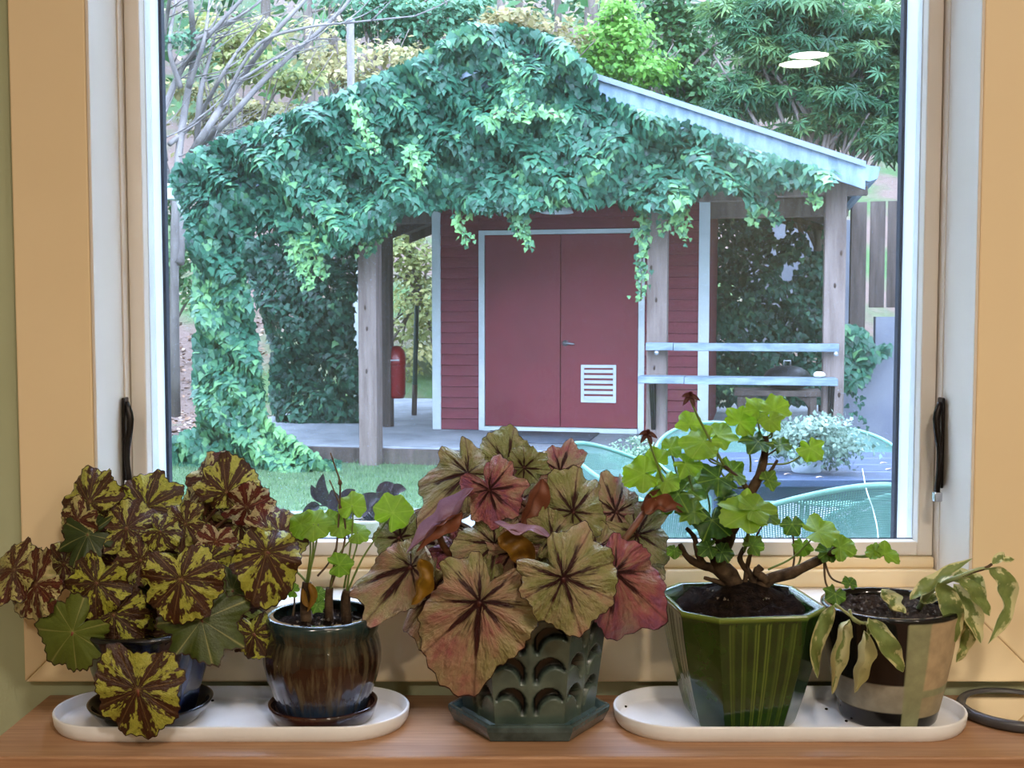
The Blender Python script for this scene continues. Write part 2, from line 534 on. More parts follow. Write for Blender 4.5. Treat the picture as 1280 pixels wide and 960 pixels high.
m_tray = M('matte_white_tray', srgb(236, 236, 238), srgb(230, 230, 232), rough=0.3, scale=30, bstr=0.03, bscale=300, bdist=0.0005)
def stadium(cx, cy, hl, r, off, n=20):
    rr = r + off
    pts = []
    for k in range(n + 1):
        a = -math.pi / 2 + math.pi * k / n
        pts.append((cx + hl - r + rr * math.cos(a), cy + rr * math.sin(a)))
    for k in range(n + 1):
        a = math.pi / 2 + math.pi * k / n
        pts.append((cx - hl + r + rr * math.cos(a), cy + rr * math.sin(a)))
    return pts
def tray(cx, cy, hl, r, label):
    rings = [(-0.0055, 0.0), (-0.0045, 0.001), (-0.0015, 0.006), (0.0, 0.0165), (-0.0006, 0.0178), (-0.0022, 0.0182), (-0.0036, 0.0172), (-0.0058, 0.0062), (-0.0075, 0.0045), (-0.012, 0.004)]
    V, F = [], []
    for off, z in rings:
        V += [(x, y, ZCOUNTER + z) for x, y in stadium(cx, cy, hl, r, off)]
    n = len(V) // len(rings)
    for j in range(len(rings) - 1):
        for k in range(n):
            F.append((j * n + k, j * n + (k + 1) % n, (j + 1) * n + (k + 1) % n, (j + 1) * n + k))
    F.append(tuple(range(n - 1, -1, -1))); F.append(tuple((len(rings) - 1) * n + k for k in range(n)))
    return tag(obj('oval_tray', (V, F), m_tray), label, 'tray', 'white oval trays on the shelf')
TY = 1.254
tray(-0.3115, TY, 0.197, 0.069, 'long white oval tray under the blue and the brown pot')
tray(0.3085, TY, 0.1955, 0.069, 'long white oval tray under the green and the patchwork pot')
ZTRAY = ZCOUNTER + 0.0042

# ------------------------------------------------------------------ leaf builders
def face_axes(a, b, tipdeg):
    """leaf facing the room, turned a to the right and b upwards; tip at tipdeg (0 = right, 90 = up)"""
    n = Vector((a, -1.0, b)).normalized()
    tr = math.radians(tipdeg)
    e = Vector((math.cos(tr), 0.0, math.sin(tr)))
    e = (e - n * e.dot(n)).normalized()
    return n, e

def palm_leaf(A, n, e, R, nv=7, lobe=0.10, ser=0.02, back=0.72, sinus=0.22, ruffle=0.06, cup=-0.10, crease=0.022, irr=0.06, edge=0.030, droop=0.12, side=0.86, ang=120, rad=9, seed=0, fold=0.0, skew=0.0):
    """broad palmate leaf with radiating veins; A = where the stalk joins"""
    rg = random.Random(seed)
    ph = rg.random() * 6.28
    s = n.cross(e)
    th = np.linspace(-math.pi, math.pi, ang, endpoint=False)
    span = math.radians(150)
    vi = np.array([-span + 2 * span * k / (nv - 1) for k in range(nv)])
    step = 2 * math.pi / ang
    vi = vi + np.array([rg.uniform(-0.10, 0.10) for _ in vi])
    vi = -math.pi + np.round((vi + math.pi) / step) * step
    h = span / (nv - 1)
    d = np.min(np.abs(th[:, None] - vi[None]), axis=1)
    vein = 1 - np.clip(d / h, 0, 1)
    line = (d < step * 0.3).astype(float)
    at_ = np.abs(th)
    prof = np.interp(at_, [0, 0.35, 1.0, 1.7, 2.4, 2.8, math.pi], [1.0, 0.93, side, side * 0.92, back, back * 0.86, sinus])
    prof = prof * (1 + lobe * np.cos(math.pi * np.clip(d / h, 0, 1))) * (1 + ser * np.sin(th * 31 + ph)) * (1 + 0.04 * np.sin(3 * th + ph))
    prof = prof * (1 + irr * sum(rg.uniform(-0.5, 0.5) * np.sin(f * th + rg.uniform(0, 6.28)) for f in (2, 4, 5, 7, 9, 11)))
    tw = rg.uniform(-0.10, 0.10); cv = rg.uniform(-0.10, 0.06)
    wav = sum(rg.uniform(-1, 1) * np.sin(f * th + rg.uniform(0, 6.28)) for f in (6, 8, 9, 11, 13))
    prof = prof * (1 + skew * np.sin(th))
    rr = np.linspace(0, 1, rad + 1)[1:] ** 0.85
    V = [np.zeros((1, 3))]
    vv, ll, ra, uv, an = [np.ones(1)], [np.ones(1)], [np.zeros(1)], [np.zeros((1, 2))], [np.zeros(1)]
    f1, f2 = rg.choice([3, 4, 5]), rg.choice([5, 6, 7])
    for q in rr:
        x = prof * q * np.cos(th); y = prof * q * np.sin(th)
        z = cup * q * q + ruffle * q ** 2.5 * (np.sin(f1 * th + ph) + 0.6 * np.sin(f2 * th + 2.1 * ph)) - crease * (vein - 0.5) * q * 2 * min(1, 2 * (1.15 - q)) - droop * np.maximum(x, 0) ** 2 + fold * np.abs(y) + edge * q ** 4 * wav + tw * x * y + cv * y * y
        V.append(np.stack([x, y, z], 1)); vv.append(vein); ll.append(line); ra.append(np.full(ang, q)); uv.append(np.stack([x, y], 1)); an.append(np.abs(th))
    V = np.concatenate(V) * R
    Bm = np.array([list(e), list(s), list(n)])
    W = V @ Bm + np.array(A)
    F = [np.stack([np.zeros(ang, int), 1 + np.arange(ang), 1 + (np.arange(ang) + 1) % ang], 1)]
    for j in range(rad - 1):
        a0 = 1 + j * ang + np.arange(ang); a1 = 1 + j * ang + (np.arange(ang) + 1) % ang
        F.append(np.stack([a0, a0 + ang, a1 + ang], 1)); F.append(np.stack([a0, a1 + ang, a1], 1))
    return (W, np.concatenate(F)), dict(vein=np.concatenate(vv), line=np.concatenate(ll), rad=np.concatenate(ra), ang=np.concatenate(an)), np.concatenate(uv) + 3.7 * (seed % 17)

def strip_leaf(pts, width, nrm, fold=0.25, seg=14, acr=6, wave=0.0, seed=0, fat=0.45):
    """long leaf along a path (stalk end first); width = half width"""
    P = smooth_path(pts, seg)
    rg = random.Random(seed); ph = rg.random() * 6
    V, ra, al, uv = [], [], [], []
    for i, p in enumerate(P):
        t = i / seg
        T = (P[min(i + 1, seg)] - P[max(i - 1, 0)]).normalized()
        N = Vector(nrm); N = (N - T * N.dot(T)).normalized()
        S = T.cross(N)
        w = width * (math.sin(math.pi * min(1, t ** (fat * 1.6))) ** 0.75 if 0 < t < 1 else 0.02)
        for k in range(acr + 1):
            q = -1 + 2 * k / acr
            V.append(tuple(p + S * (q * w * math.cos(fold * abs(q))) + N * (w * (fold * (q * q) + wave * math.sin(5 * t * 3.1 + ph + 2 * q)))))
            ra.append(abs(q)); al.append(t); uv.append((q * 0.5, t * 2))
    F = []
    m = acr + 1
    for i in range(seg):
        for k in range(acr):
            a = i * m + k
            F.append((a, a + 1, a + m + 1)); F.append((a, a + m + 1, a + m))
    return (np.array(V), np.array(F)), dict(rad=np.array(ra), along=np.array(al)), np.array(uv) + 2.3 * (seed % 13)

# leaf materials -----------------------------------------------------
def uvnoise(nt, scale, detail=3, rough=0.6, dist=0.0):
    return noise(nt, scale, detail, rough, coord='UV', dist=dist)

def radial_noise(nt, fa, fr, detail=2.0, rough=0.5):
    """streaks that run outwards from the stalk"""
    cb = node(nt, 'ShaderNodeCombineXYZ')
    sg = node(nt, 'ShaderNodeTexCoord'); sp_ = node(nt, 'ShaderNodeSeparateXYZ'); L(nt, sg.outputs['UV'], sp_.inputs[0])
    oi = node(nt, 'ShaderNodeObjectInfo')
    L(nt, math_(nt, 'MULTIPLY', attr(nt, 'ang'), fa), cb.inputs[0]); L(nt, math_(nt, 'MULTIPLY', attr(nt, 'rad'), fr), cb.inputs[1])
    L(nt, math_(nt, 'MULTIPLY', oi.outputs['Random'], 40.0), cb.inputs[2])
    n = node(nt, 'ShaderNodeTexNoise', Scale=1.0, Detail=detail, Roughness=rough); L(nt, cb.outputs[0], n.inputs['Vector'])
    return n.outputs['Fac']

def tiger_mat():
    m, nt, b = nt_new('tiger_begonia_leaf')
    v, l, r = attr(nt, 'vein'), attr(nt, 'line'), attr(nt, 'rad')
    ti = attr(nt, 'tint', 'OBJECT')
    n1 = radial_noise(nt, 7.0, 5.0, 2.5, 0.6)
    # patch is high between the veins, broken by noise, absent in the middle
    p = math_(nt, 'SUBTRACT', 0.40, v)
    p = math_(nt, 'ADD', p, math_(nt, 'MULTIPLY', math_(nt, 'SUBTRACT', n1, 0.5), 3.0))
    p = math_(nt, 'ADD', p, math_(nt, 'MULTIPLY', math_(nt, 'SUBTRACT', r, 0.55), 0.55))
    p = math_(nt, 'MULTIPLY', p, 4.5, True)
    brown = mixc(nt, ti, srgb(66, 30, 10), srgb(112, 14, 22))
    yel = mixc(nt, ti, srgb(194, 188, 66), srgb(228, 198, 168))
    yel = mixc(nt, uvnoise(nt, 9, 2), srgb(106, 120, 34), yel)
    brown = mixc(nt, uvnoise(nt, 3, 2), brown, srgb(52, 34, 12))
    c = mixc(nt, p, brown, yel)
    c = mixc(nt, math_(nt, 'MULTIPLY', math_(nt, 'MULTIPLY', math_(nt, 'POWER', l, 3.0), math_(nt, 'SUBTRACT', 1.05, r)), 0.95, True), c, srgb(160, 128, 72))
    c = mixc(nt, math_(nt, 'GREATER_THAN', r, 0.975), c, srgb(44, 14, 10))
    L(nt, c, b.inputs['Base Color'])
    b.inputs['Roughness'].default_value = 0.42
    bump(nt, b, math_(nt, 'ADD', radial_noise(nt, 12.0, 6.0, 3.0), math_(nt, 'MULTIPLY', uvnoise(nt, 20, 3), 0.5)), 0.6, 0.004)
    add_translucent(m, 0.14, c)
    return m

def rex_mat():
    m, nt, b = nt_new('rex_begonia_leaf')
    v, l, r = attr(nt, 'vein'), attr(nt, 'line'), attr(nt, 'rad')
    ti = attr(nt, 'tint', 'OBJECT')
    n1 = math_(nt, 'ADD', math_(nt, 'MULTIPLY', uvnoise(nt, 2.2, 3), 0.5), math_(nt, 'MULTIPLY', radial_noise(nt, 4.0, 1.6, 3.0), 0.5))
    f = math_(nt, 'ADD', ti, math_(nt, 'MULTIPLY', math_(nt, 'SUBTRACT', n1, 0.5), 2.2), True)
    base = ramp(nt, f, [(0.0, srgb(134, 138, 74)), (0.3, srgb(164, 152, 108)), (0.6, srgb(176, 134, 112)), (0.85, srgb(168, 86, 96)), (1.0, srgb(142, 74, 108))])
    base = mixc(nt, math_(nt, 'MULTIPLY', uvnoise(nt, 16, 3), 0.45), base, srgb(104, 88, 62))
    # burgundy star along the veins, fading outwards
    k = math_(nt, 'MULTIPLY', math_(nt, 'POWER', v, 2.2), math_(nt, 'SUBTRACT', 1.25, r))
    k = math_(nt, 'ADD', k, math_(nt, 'MULTIPLY', math_(nt, 'SUBTRACT', 0.40, r), 1.1))
    k = math_(nt, 'ADD', k, math_(nt, 'MULTIPLY', math_(nt, 'SUBTRACT', radial_noise(nt, 8.0, 2.5, 3.0, 0.6), 0.5), 2.2))
    k = math_(nt, 'MULTIPLY', math_(nt, 'SUBTRACT', k, 0.22), 2.6, True)
    c = mixc(nt, k, base, srgb(50, 14, 18))
    c = mixc(nt, math_(nt, 'MULTIPLY', math_(nt, 'POWER', l, 2.5), 0.7), c, srgb(74, 30, 26))
    c = mixc(nt, math_(nt, 'GREATER_THAN', r, 0.985), c, srgb(48, 16, 16))
    L(nt, c, b.inputs['Base Color'])
    b.inputs['Roughness'].default_value = 0.4
    bump(nt, b, math_(nt, 'ADD', radial_noise(nt, 12.0, 5.0, 3.0), math_(nt, 'MULTIPLY', uvnoise(nt, 12, 3), 0.5)), 0.9, 0.006)
    add_translucent(m, 0.16, c)
    return m

def plain_leaf_mat(name, dark, bright, vein, trans=0.3, rough=0.45, edge=None):
    m, nt, b = nt_new(name)
    ti = attr(nt, 'tint', 'OBJECT')
    f = math_(nt, 'ADD', ti, math_(nt, 'MULTIPLY', math_(nt, 'SUBTRACT', uvnoise(nt, 4, 3), 0.5), 0.6), True)
    c = mixc(nt, f, dark, bright)
    c = mixc(nt, math_(nt, 'MULTIPLY', math_(nt, 'POWER', attr(nt, 'line'), 2.0), 0.6), c, vein)
    if edge: c = mixc(nt, math_(nt, 'GREATER_THAN', attr(nt, 'rad'), 0.96), c, edge)
    L(nt, c, b.inputs['Base Color'])
    b.inputs['Roughness'].default_value = rough
    bump(nt, b, uvnoise(nt, 22, 3), 0.25, 0.002)
    add_translucent(m, trans, c)
    return m

def variegated_mat():
    m, nt, b = nt_new('variegated_leaf')
    r = attr(nt, 'rad'); ti = attr(nt, 'tint', 'OBJECT')
    f = math_(nt, 'ADD', math_(nt, 'MULTIPLY', r, 0.75), math_(nt, 'MULTIPLY', math_(nt, 'SUBTRACT', uvnoise(nt, 2.6, 3), 0.5), 2.4))
    f = math_(nt, 'MULTIPLY', math_(nt, 'SUBTRACT', math_(nt, 'ADD', f, math_(nt, 'MULTIPLY', ti, 0.6)), 0.48), 5.0, True)
    g = mixc(nt, uvnoise(nt, 5, 2), srgb(92, 112, 54), srgb(140, 150, 84))
    c = mixc(nt, f, g, srgb(208, 200, 146))
    L(nt, c, b.inputs['Base Color'])
    b.inputs['Roughness'].default_value = 0.45
    add_translucent(m, 0.2, c)
    return m

m_tiger, m_rex = tiger_mat(), rex_mat()
m_lobed = plain_leaf_mat('plain_begonia_leaf', srgb(44, 58, 20), srgb(98, 110, 36), srgb(168, 160, 96), 0.12, edge=srgb(50, 30, 14))
m_geran = plain_leaf_mat('geranium_leaf', srgb(44, 82, 22), srgb(138, 178, 34), srgb(160, 190, 70), 0.42)
m_yellowing = plain_leaf_mat('withered_leaf', srgb(92, 56, 16), srgb(160, 118, 28), srgb(96, 66, 22), 0.2)
m_lilac = plain_leaf_mat('lilac_leaf_underside', srgb(120, 84, 104), srgb(178, 150, 178), srgb(120, 60, 70), 0.15)
m_brownleaf = plain_leaf_mat('russet_leaf_underside', srgb(74, 36, 22), srgb(128, 74, 50), srgb(60, 22, 20), 0.2)
m_vari = variegated_mat()
m_purple = plain_leaf_mat('dark_purple_leaf', srgb(26, 10, 22), srgb(58, 26, 48), srgb(70, 36, 60), 0.12, 0.4)
m_stalk_red = M('reddish_stalk', srgb(120, 62, 44), srgb(96, 70, 46), rough=0.5, scale=40)
m_stalk_dark = M('dark_red_stalk', srgb(66, 28, 26), srgb(84, 40, 30), rough=0.5, scale=40)
m_stalk_green = M('green_stalk', srgb(110, 132, 58), srgb(88, 110, 46), rough=0.5, scale=40)
m_bark = M('woody_bark', srgb(44, 33, 24), srgb(88, 70, 52), rough=0.9, spec=0.2, scale=70, bstr=0.8, bscale=140, bdist=0.002)
m_drystem = M('dry_stem', srgb(100, 80, 58), srgb(66, 52, 38), rough=0.8, scale=50)
m_soil = M('dark_potting_soil', srgb(14, 10, 8), srgb(36, 26, 19), rough=1.0, spec=0.05, scale=130, bstr=0.9, bscale=240, bdist=0.004)
m_crumb = M('pale_soil_crumb', srgb(96, 84, 70), rough=0.9)

def soil(parent, c, r, seed=1, rough=0.003, ry=None):
    rg = np.random.default_rng(seed)
    n, m = 40, 12
    V = [(c[0], c[1], c[2] + rough)]
    for j in range(1, m + 1):
        for k in range(n):
            a = 2 * math.pi * k / n
            V.append((c[0] + r * j / m * math.cos(a), c[1] + (ry or r) * j / m * math.sin(a), c[2] + (rg.random() * 2 * rough if j < m else -0.002)))
    F = [(0, 1 + k, 1 + (k + 1) % n) for k in range(n)]
    for j in range(m - 1):
        for k in range(n):
            a, b2 = 1 + j * n + k, 1 + j * n + (k + 1) % n
            F.append((a, a + n, b2 + n, b2))
    o = obj('soil', (V, F), m_soil, parent)
    o['label'] = 'dark potting soil'
    P = np.stack([c[0] + r * 0.8 * rg.uniform(-0.7, 0.7, 26), c[1] + (ry or r) * 0.8 * rg.uniform(-0.7, 0.7, 26), np.full(26, c[2] + 2 * rough)], 1)
    cr = scatter(P, rg.normal(0, 1, (26, 3)) + [0, 0, 1], rg.normal(0, 1, (26, 3)), rg.uniform(0.002, 0.005, 26), (np.array([(0, 0, 0), (1, 0, 0), (0.5, 0.8, 0), (0.5, 0.3, 0.8)]), np.array([(0, 1, 2), (0, 1, 3), (1, 2, 3), (2, 0, 3)])), np.zeros(26))
    obj('soil_crumbs', cr[:2], m_crumb, o, False)['kind'] = 'stuff'
    return o

LEAFSEED = [0]
def add_leaf(plant, crown, Y, px, py, Rpx, tip, a, b, mat, tint=0.3, stalk_mat=None, sr=0.0016, no_stalk=False, bow=0.02, **kw):
    LEAFSEED[0] += 1
    A = at(px, py, Y)
    n, e = face_axes(a, b, tip)
    R = Rpx * pxm(Y)
    geo, at_, uv = palm_leaf(A, n, e, R, seed=LEAFSEED[0], **kw)
    o = obj('leaf', geo, mat, plant, True, at_, uv, tint)
    if not no_stalk:
        C = Vector(crown) + Vector((random.uniform(-0.008, 0.008), random.uniform(-0.008, 0.008), 0))
        mid = (A + C) / 2 + Vector((0, 0.012, bow)) - n * 0.02
        obj('leaf_stalk', stalk([C, mid, A - n * 0.008 + Vector((0, 0, -0.004)), A], sr * 1.25, sr, 10, 6), stalk_mat or m_stalk_red, o)
    return o

# ------------------------------------------------------------------ plant 1: tiger begonia in a blue pot
def glaze(name, stops, rough=0.12, streak=None, scale=14, bstr=0.1):
    """glazed pot: colours run over the height attribute, broken by streaks"""
    m, nt, b = nt_new(name)
    h = attr(nt, 'hgt')
    st = noise(nt, scale, 4, 0.6, coord='UV', stretch=(10, 0.8, 1))
    f = math_(nt, 'ADD', h, math_(nt, 'MULTIPLY', math_(nt, 'SUBTRACT', st, 0.5), 0.35), True)
    c = ramp(nt, f, stops)
    if streak:
        s2 = noise(nt, 3.2, 3, 0.6, coord='UV', stretch=(14, 0.6, 1))
        band = math_(nt, 'MULTIPLY', math_(nt, 'MULTIPLY', h, math_(nt, 'SUBTRACT', 1.0, h)), 4.0, True)
        c = mixc(nt, math_(nt, 'MULTIPLY', math_(nt, 'MULTIPLY', math_(nt, 'SUBTRACT', s2, 0.48), 6.0, True), math_(nt, 'MULTIPLY', band, 0.8)), c, streak)
    L(nt, c, b.inputs['Base Color'])
    b.inputs['Roughness'].default_value = rough
    b.inputs['Coat Weight'].default_value = 0.6
    b.inputs['Coat Roughness'].default_value = 0.06
    bump(nt, b, st, bstr, 0.002)
    return m

def pot_lathe(name, prof, c, mat, parent, n=72, rmod=None, shell=0.006, h0=None, h1=None):
    """outer profile then back down inside; gives hgt and uv"""
    inner = [(max(r - shell, 0.004), z) for r, z in prof[::-1] if z > prof[0][1] + 0.02]
    full = [(0.002, prof[0][1])] + prof + inner
    V, F = lathe(full, n, c, rmod, cap=True)
    z = np.array([p[2] for p in V]) - c[2]
    zz0, zz1 = prof[0][1], max(q[1] for q in prof)
    uv = [(k / n, (V[j * n + k][2] - c[2] - zz0) / (zz1 - zz0)) for j in range(len(full)) for k in range(n)]
    return obj(name, (V, F), mat, parent, True, dict(hgt=(z - zz0) / (zz1 - zz0)), uv)

m_blue = glaze('cobalt_black_glaze', [(0.0, srgb(10, 10, 18)), (0.3, srgb(12, 18, 44)), (0.5, srgb(20, 34, 74)), (0.7, srgb(12, 14, 26)), (1.0, srgb(10, 10, 13))], 0.12, srgb(46, 68, 112))
m_black_glaze = M('black_glaze', srgb(14, 14, 18), srgb(22, 24, 30), rough=0.15, scale=20, coat=0.5)

P1 = at(189, 888, 1.252); P1 = Vector((P1.x, 1.252, 0))
sc1 = thing('plant_saucer', 'black glazed saucer under the dark blue pot', 'saucer', (P1.x, P1.y, ZTRAY))
obj('dish', lathe([(0.002, 0.0), (0.050, 0.0), (0.053, 0.002), (0.066, 0.019), (0.0675, 0.022), (0.065, 0.0225), (0.062, 0.019), (0.050, 0.005), (0.002, 0.005)], 64, (P1.x, P1.y, ZTRAY)), m_black_glaze, sc1)
p1 = thing('potted_begonia', 'begonia with brown and yellow-green patterned leaves in a dark blue pot', 'potted plant', (P1.x, P1.y, ZTRAY + 0.0052))
zb1 = ZTRAY + 0.0052
pot_lathe('pot', [(0.044, 0.0), (0.048, 0.003), (0.054, 0.03), (0.0635, 0.06), (0.072, 0.085), (0.077, 0.098), (0.0785, 0.102), (0.077, 0.105)], (P1.x, P1.y, zb1), m_blue, p1, 80,
          lambda a, t: 1 + 0.012 * math.cos(10 * a))
soil(p1, (P1.x, P1.y, zb1 + 0.092), 0.070, 3)
cr1 = (P1.x, P1.y, zb1 + 0.092)
Y1 = 1.25
T = dict(nv=8, lobe=0.03, ser=0.025, back=0.84, side=0.92, sinus=0.42, ruffle=0.075, irr=0.09, edge=0.035)
tig = [  # px, py, R, tip, a, b, dy, tint, extra
 (283, 616, 44, 75, 0.15, 0.15, 0.02, 0.10, dict(back=0.55)), (262, 600, 40, 150, -0.5, 0.55, 0.035, 0.55, dict(back=0.5)),
 (112, 628, 46, 120, -0.3, 0.45, 0.01, 0.12, dict(back=0.6)), (183, 634, 45, 60, 0.05, 0.35, 0.02, 0.0, dict(back=0.6)),
 (158, 660, 40, 20, 0.1, 0.55, -0.005, 0.15, {}), (232, 655, 34, 200, -0.2, 0.45, 0.0, 0.2, {}), (98, 650, 32, 235, -0.4, 0.15, 0.0, 0.6, {}),
 (121, 728, 44, 250, -0.15, 0.25, -0.05, 0.0, {}), (226, 724, 54, 285, 0.05, 0.12, -0.075, 0.08, {}), (333, 690, 66, 272, 0.3, 0.25, -0.04, 0.05, dict(back=0.5, side=0.62)),
 (287, 722, 34, 320, 0.3, 0.4, -0.02, 0.0, {}), (142, 768, 46, 300, -0.05, 0.15, -0.05, 0.0, {}), (172, 862, 60, 265, 0.0, 0.05, -0.095, 0.08, dict(back=0.95, side=0.92, sinus=0.75, lobe=0.02, ruffle=0.03)),
 (317, 792, 30, 280, 0.3, 0.2, -0.03, 0.0, {}), (18, 712, 46, 190, -0.5, 0.75, -0.01, 0.5, {}), (45, 730, 50, 215, -0.6, 0.35, -0.03, 0.75, dict(ruffle=0.1)),
 (308, 634, 34, 350, 0.2, -0.35, 0.02, 0.95, dict(ruffle=0.1)), (334, 660, 38, 5, 0.2, 0.75, 0.005, 0.9, {}), (270, 677, 28, 260, 0.2, 0.3, -0.01, 1.0, {}),
 (350, 668, 36, 330, 0.4, 0.5, 0.0, 0.25, {}), (200, 664, 26, 330, 0.0, 0.5, -0.02, 0.05, {}), (176, 700, 34, 160, 0.0, 0.4, -0.025, 0.2, {}),
 (190, 772, 40, 270, 0.0, 0.2, -0.02, 0.3, {}), (80, 705, 38, 160, -0.3, 0.6, 0.0, 0.35, {}), (262, 700, 30, 40, 0.1, 0.4, -0.02, 0.0, {}),
 (152, 705, 44, 200, 0, 0.2, 0.0, 0.2, {}), (230, 690, 44, 20, 0, 0.3, 0.02, 0.2, {}), (280, 760, 44, 300, 0.2, 0.2, 0.0, 0.1, {}), (110, 690, 40, 170, -0.2, 0.4, 0.02, 0.3, {}),
 (215, 790, 40, 250, 0, 0.1, -0.03, 0.15, {}), (255, 640, 40, 60, 0, 0.2, 0.045, 0.35, {}), (150, 650, 40, 100, 0, 0.2, 0.04, 0.2, {}), (300, 655, 40, 30, 0.1, 0.2, 0.04, 0.3, {})]
for px, py, R, tip, a, b, dy, ti, kw in tig:
    k = dict(T); k.update(kw)
    add_leaf(p1, cr1, Y1 + dy, px, py, R * 1.08, tip, a, b, m_tiger, ti, **k)
LB = dict(nv=7, lobe=0.12, ser=0.035, irr=0.12, edge=0.03, back=0.85, side=0.92, sinus=0.3, ruffle=0.04)
for px, py, R, tip, a, b, dy, ti in [(91, 790, 56, 225, -0.2, 0.1, -0.06, 0.75), (252, 775, 58, 330, 0.15, 0.35, -0.06, 0.25), (290, 738, 36, 20, 0.2, 0.4, -0.03, 0.4), (110, 668, 40, 200, -0.1, 0.6, -0.01, 0.0), (200, 745, 36, 210, 0, 0.3, -0.02, 0.0)]:
    add_leaf(p1, cr1, Y1 + dy, px, py, R, tip, a, b, m_lobed, ti, **LB)

# ------------------------------------------------------------------ plant 2: spindly geranium in a ribbed brown pot
m_brown = glaze('brown_drip_glaze', [(0.0, srgb(40, 60, 92)), (0.16, srgb(46, 62, 86)), (0.3, srgb(42, 25, 18)), (0.62, srgb(48, 28, 19)), (0.8, srgb(42, 42, 33)), (0.9, srgb(36, 52, 50)), (1.0, srgb(32, 52, 55))], 0.1, srgb(92, 84, 62))
m_brown_saucer = M('brown_glaze_saucer', srgb(66, 32, 22), srgb(44, 30, 30), rough=0.15, scale=18, coat=0.6)
X2, Y2 = at(404, 885, 1.255).x, 1.255
sc2 = thing('plant_saucer', 'reddish brown glazed saucer under the ribbed brown pot', 'saucer', (X2, Y2, ZTRAY))
obj('dish', lathe([(0.002, 0.0), (0.052, 0.0), (0.055, 0.002), (0.0595, 0.014), (0.0605, 0.019), (0.0585, 0.020), (0.0565, 0.016), (0.052, 0.005), (0.002, 0.005)], 64, (X2, Y2, ZTRAY)), m_brown_saucer, sc2)
zb2 = ZTRAY + 0.0052
p2 = thing('potted_geranium', 'spindly green plant with dry stems in a ribbed brown drip-glazed pot', 'potted plant', (X2, Y2, zb2))
pot_lathe('pot', [(0.044, 0.0), (0.0475, 0.003), (0.053, 0.020), (0.0605, 0.042), (0.0648, 0.060), (0.0650, 0.072), (0.0625, 0.084), (0.0598, 0.090), (0.0605, 0.093), (0.0628, 0.099), (0.0635, 0.106), (0.0625, 0.111), (0.0605, 0.113)],
          (X2, Y2, zb2), m_brown, p2, 128, lambda a, t: 1 + (0.014 * (abs(math.cos(12 * a)) - 0.5) if t < 0.40 else 0.0), 0.007)
soil(p2, (X2, Y2, zb2 + 0.100), 0.0555, 5)
zs2 = zb2 + 0.102
def s2(px, py, dy=0.0): return at(px, py, Y2 + dy)
def base2(px, dy=0.0): return Vector((at(px, 775, Y2 + dy).x, Y2 + dy, zs2 - 0.002))
for px, tp, r0, r1, seed in [(383, [(382, 750), (384, 728)], 0.0065, 0.0055, 0), (412, [(411, 750), (412, 735)], 0.005, 0.0042, 1), (433, [(432, 750), (434, 738)], 0.006, 0.005, 2)]:
    obj('woody_stem', stalk([base2(px)] + [s2(*q) for q in tp], r0, r1, 8, 10), m_bark, p2)
for pts in [[(412, 740), (420, 690), (424, 640), (425, 604), (419, 584), (413, 566)], [(413, 738), (420, 700), (440, 672)], [(383, 730), (388, 690), (386, 655)], [(385, 730), (391, 690), (392, 655)], [(384, 730), (395, 680), (398, 655)],
            [(412, 738), (428, 690), (432, 662), (428, 640), (421, 622), (412, 600)], [(433, 740), (438, 710), (446, 682), (447, 665)], [(433, 742), (452, 700), (470, 672), (490, 640)], [(384, 728), (370, 715), (360, 722)], [(397, 720), (410, 705), (420, 685)], [(430, 735), (436, 700), (441, 655), (440, 632)], [(366, 770), (368, 755), (368, 740)]]:
    obj('thin_stem', stalk([s2(*q) for q in pts], 0.0014, 0.0008, 12, 6), m_drystem if pts[-1][1] < 610 or pts[0][0] in (397, 366) else m_stalk_green, p2)
obj('stem_knot', lathe([(0.0008, 0), (0.0026, 0.002), (0.0022, 0.005), (0.0006, 0.007)], 10, s2(425, 607)), m_drystem, p2)
K = dict(nv=7, lobe=0.06, ser=0.015, back=0.92, side=0.96, sinus=0.25, ruffle=0.05, ang=60, rad=6)
for px, py, R, tip, a, b, dy, ti in [(392, 655, 24, 20, 0.1, 0.75, 0, 0.75), (376, 655, 20, 190, -0.2, 0.6, 0, 0.65), (440, 632, 20, 95, 0, 0.6, 0, 0.8), (491, 641, 26, 60, 0.2, 0.25, -0.01, 0.75), (425, 657, 17, 330, 0, 0.5, 0, 0.6),
                                     (447, 666, 16, 20, 0.2, 0.8, 0, 0.6), (424, 706, 17, 10, 0.1, 0.1, -0.01, 0.5), (366, 738, 10, 150, 0, 0.3, 0, 0.4), (398, 742, 10, 20, 0, 0.4, 0, 0.2), (396, 756, 11, 300, 0, 0.5, 0, 0.3), (412, 650, 16, 200, 0, 0.6, 0.01, 0.5)]:
    add_leaf(p2, (X2, Y2, zs2), Y2 + dy, px, py, R, tip, a, b, m_geran, ti, no_stalk=True, **K)
for pts, w in [([(386, 728), (392, 745), (384, 765)], 0.005), ([(378, 735), (381, 752), (388, 760)], 0.004)]:
    g, a_, u = strip_leaf([s2(*q, -0.01) for q in pts], w, (0.3, -1, 0.2), 0.6, 8, 4)
    obj('dry_leaf', g, m_yellowing, p2, True, a_, u, 0.4)

